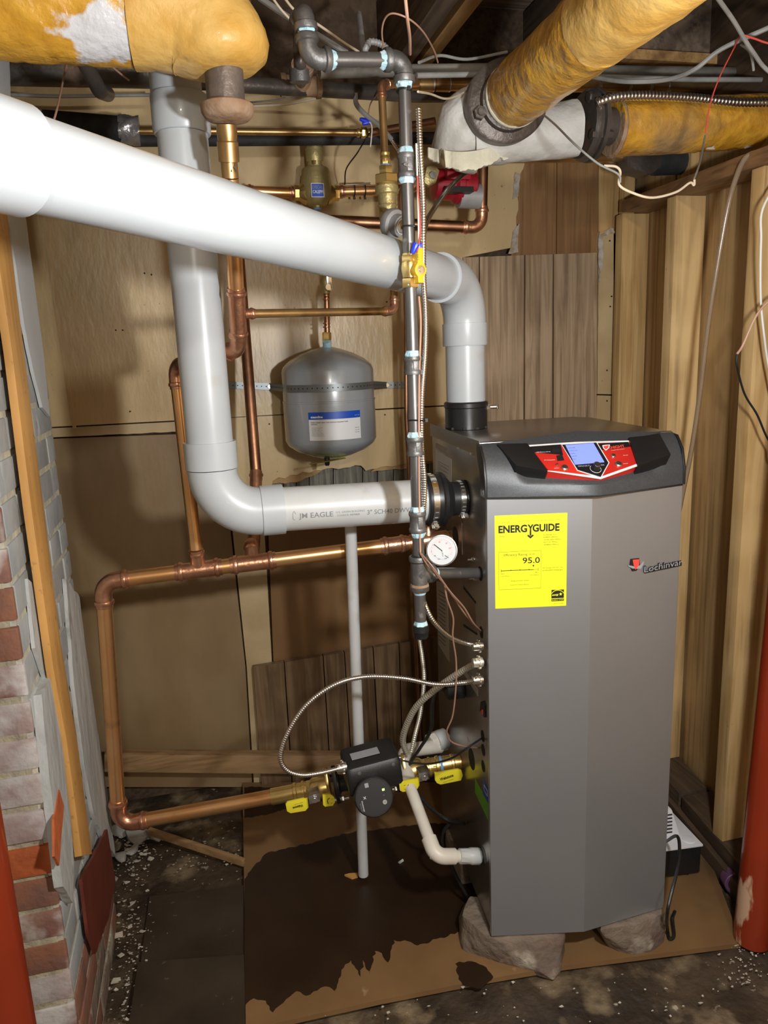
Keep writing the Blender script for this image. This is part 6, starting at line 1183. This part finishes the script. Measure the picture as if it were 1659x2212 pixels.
W([P(1490, -95, 1.09), P(1550, -5, 1.15), P(1585, 45, 1.2), P(1625, 110, 1.25), P(1675, 165, 1.28), V(XR(1.2)+.02, 1.2, 1.72)], .0036, 'wire_grey', 'thick pale grey cable crossing the upper right corner')
W([P(1270, 165, 1.6), P(1350, 176, 1.5), P(1440, 172, 1.45), P(1500, 150, 1.4), P(1560, 105, 1.36), P(1670, 55, 1.3), P(1750, 10, 1.22), V(1.2, 1.0, 2.29)], .0045, 'wire_grey', 'long grey cable rising to the right over the pipes')
W([P(1600, 95, 1.36), P(1618, 110, 1.36), P(1625, 130, 1.37), P(1628, 152, 1.38)], .0025, 'wire_grey', 'short grey cable end curling down at the upper right')
W([P(1270, 152, 1.6), P(1310, 140, 1.55), P(1350, 122, 1.5), P(1378, 82, 1.4)], .0022, 'wire_cream', 'cream wire beside the yellow pipe rising to the ceiling at right')
W([P(145, 130, 1.7), P(135, 180, 1.6), P(122, 240, 1.5), P(108, 285, 1.45)], .0018, 'wire_tan', 'copper coloured wire hanging at the upper left')
W([P(228, 132, 1.5), P(255, 155, 1.55), P(278, 173, 1.6)], .0018, 'wire_tan', 'short brown wire end behind the yellow pipe at upper left')
W([P(18, 204, 2.1), P(120, 208, 2.1), P(250, 206, 2.1), P(335, 205, 2.1)], .0045, 'wire_grey', 'grey cable along the top of the wall at upper left')
W([V(XR(.9)+.09, .9, 1.55), V(XR(1.05)+.03, 1.05, 1.50), P(1700, 628, 1.26), P(1668, 645, 1.30), P(1635, 680, 1.31), P(1605, 745, 1.32), P(1592, 765, 1.32)], .0024, 'wire_tan', 'pinkish cable end curving in from the right edge')
W([P(1592, 765, 1.32), P(1592, 790, 1.32), P(1608, 850, 1.33), P(1635, 895, 1.33), P(1652, 935, 1.33), P(1665, 960, 1.33), P(1690, 1010, 1.31), V(XR(1.1)+.09, 1.1, 1.02)], .0022, K, 'black wire hanging in front of the right wooden studs')
W([V(XR(1.33)+.02, 1.33, 1.70), P(1652, 440, 1.34), P(1644, 520, 1.34), P(1643, 640, 1.35), P(1650, 720, 1.35), P(1662, 800, 1.35), P(1690, 900, 1.34), V(XR(1.2)+.09, 1.2, .95)], .0024, 'wire_white', 'cream white cable down the stud at the right edge')
cable('clear_hose', [P(1650, 325, 1.45), P(1612, 340, 1.47), P(1590, 385, 1.5), P(1572, 450, 1.52), P(1552, 560, 1.54), P(1530, 700, 1.56), P(1512, 850, 1.58), P(1493, 975, 1.6), P(1470, 1090, 1.63), P(1440, 1250, 1.65), P(1420, 1600, 1.60), P(1420, 1760, 1.50)], .0058, 'clear_tube', 'clear plastic hose sweeping down the wooden wall behind the boiler', 'hose', n=12)

# ------------------------------------------------------------ condensate pump behind the boiler
cw = V(1, -.10, 0).normalized(); cdv = V(.10, 1, 0).normalized(); co = PZ(1512, 1886, .02)
cpmp = thing('condensate_pump', 'small white and black condensate pump on the board at the right behind the boiler', 'pump', (co.x-.1, co.y+.06, .014))
def Cq(x, y, z): return V(co.x, co.y, .014)+cw*x+cdv*y+V(0, 0, z)
part('reservoir', MB().hexa([Cq(x, y, z) for z in (.008, .084) for x, y in ((-.25, 0), (0, 0), (-.005, .13), (-.25, .13))]), 'black_plastic', cpmp, bev=.004)
for x, y in ((-.03, .012), (-.22, .012), (-.03, .11)): part('foot', MB().cyl(Cq(x, y, 0), Cq(x, y, .010), .006, n=12), 'black_plastic', cpmp)
part('cover', MB().hexa([Cq(x, y, z) for z in (.084, .090) for x, y in ((-.252, -.003), (.003, -.003), (-.002, .133), (-.252, .133))]), 'pump_white', cpmp, bev=.002)
mh = part('motor_housing', MB().hexa([Cq(-.19, .040, .090), Cq(-.034, .040, .090), Cq(-.034, .122, .090), Cq(-.19, .122, .090), Cq(-.175, .046, .165), Cq(-.056, .046, .165), Cq(-.062, .112, .165), Cq(-.175, .112, .165)]), 'pump_white', cpmp, bev=.006)
for i in range(6): part('vent_slot', MB().box(Cq(-.080, .0405+.0008*i, .104+i*.0095), cw*.045, cdv*.003, EZ*.0028), 'black_matte', mh)
part('inlet_cap', MB().lathe(Cq(-.022, .022, .090), V(0, 0, 1), [(0, .016), (.0025, .0155), (.003, .013)], 24), 'pump_white', cpmp)
cable('power_cord', [Cq(-.085, .02, .095), P(1462, 1806, 1.33), P(1468, 1835, 1.28), P(1463, 1880, 1.24), P(1450, 1930, 1.21), P(1441, 1975, 1.20), PZ(1442, 2010, .03), PZ(1447, 2028, .02), PZ(1456, 2020, .02), PZ(1453, 1985, .03), PZ(1458, 1968, .05)], .0038, K, 'black cord with a looped end hanging at the right corner of the boiler')
pp = PZ(1590, 1905, .028)
mb = MB().lathe(pp+V(0, .02, 0), V(-.25, -1, .1), [(0, .026), (.030, .028), (.032, .026), (.031, .020), (.004, .018)], 24, cap=False)
solo('plastic_ring', mb, 'purple', 'dull purple plastic ring on the floor behind the red pole at right', 'ring')
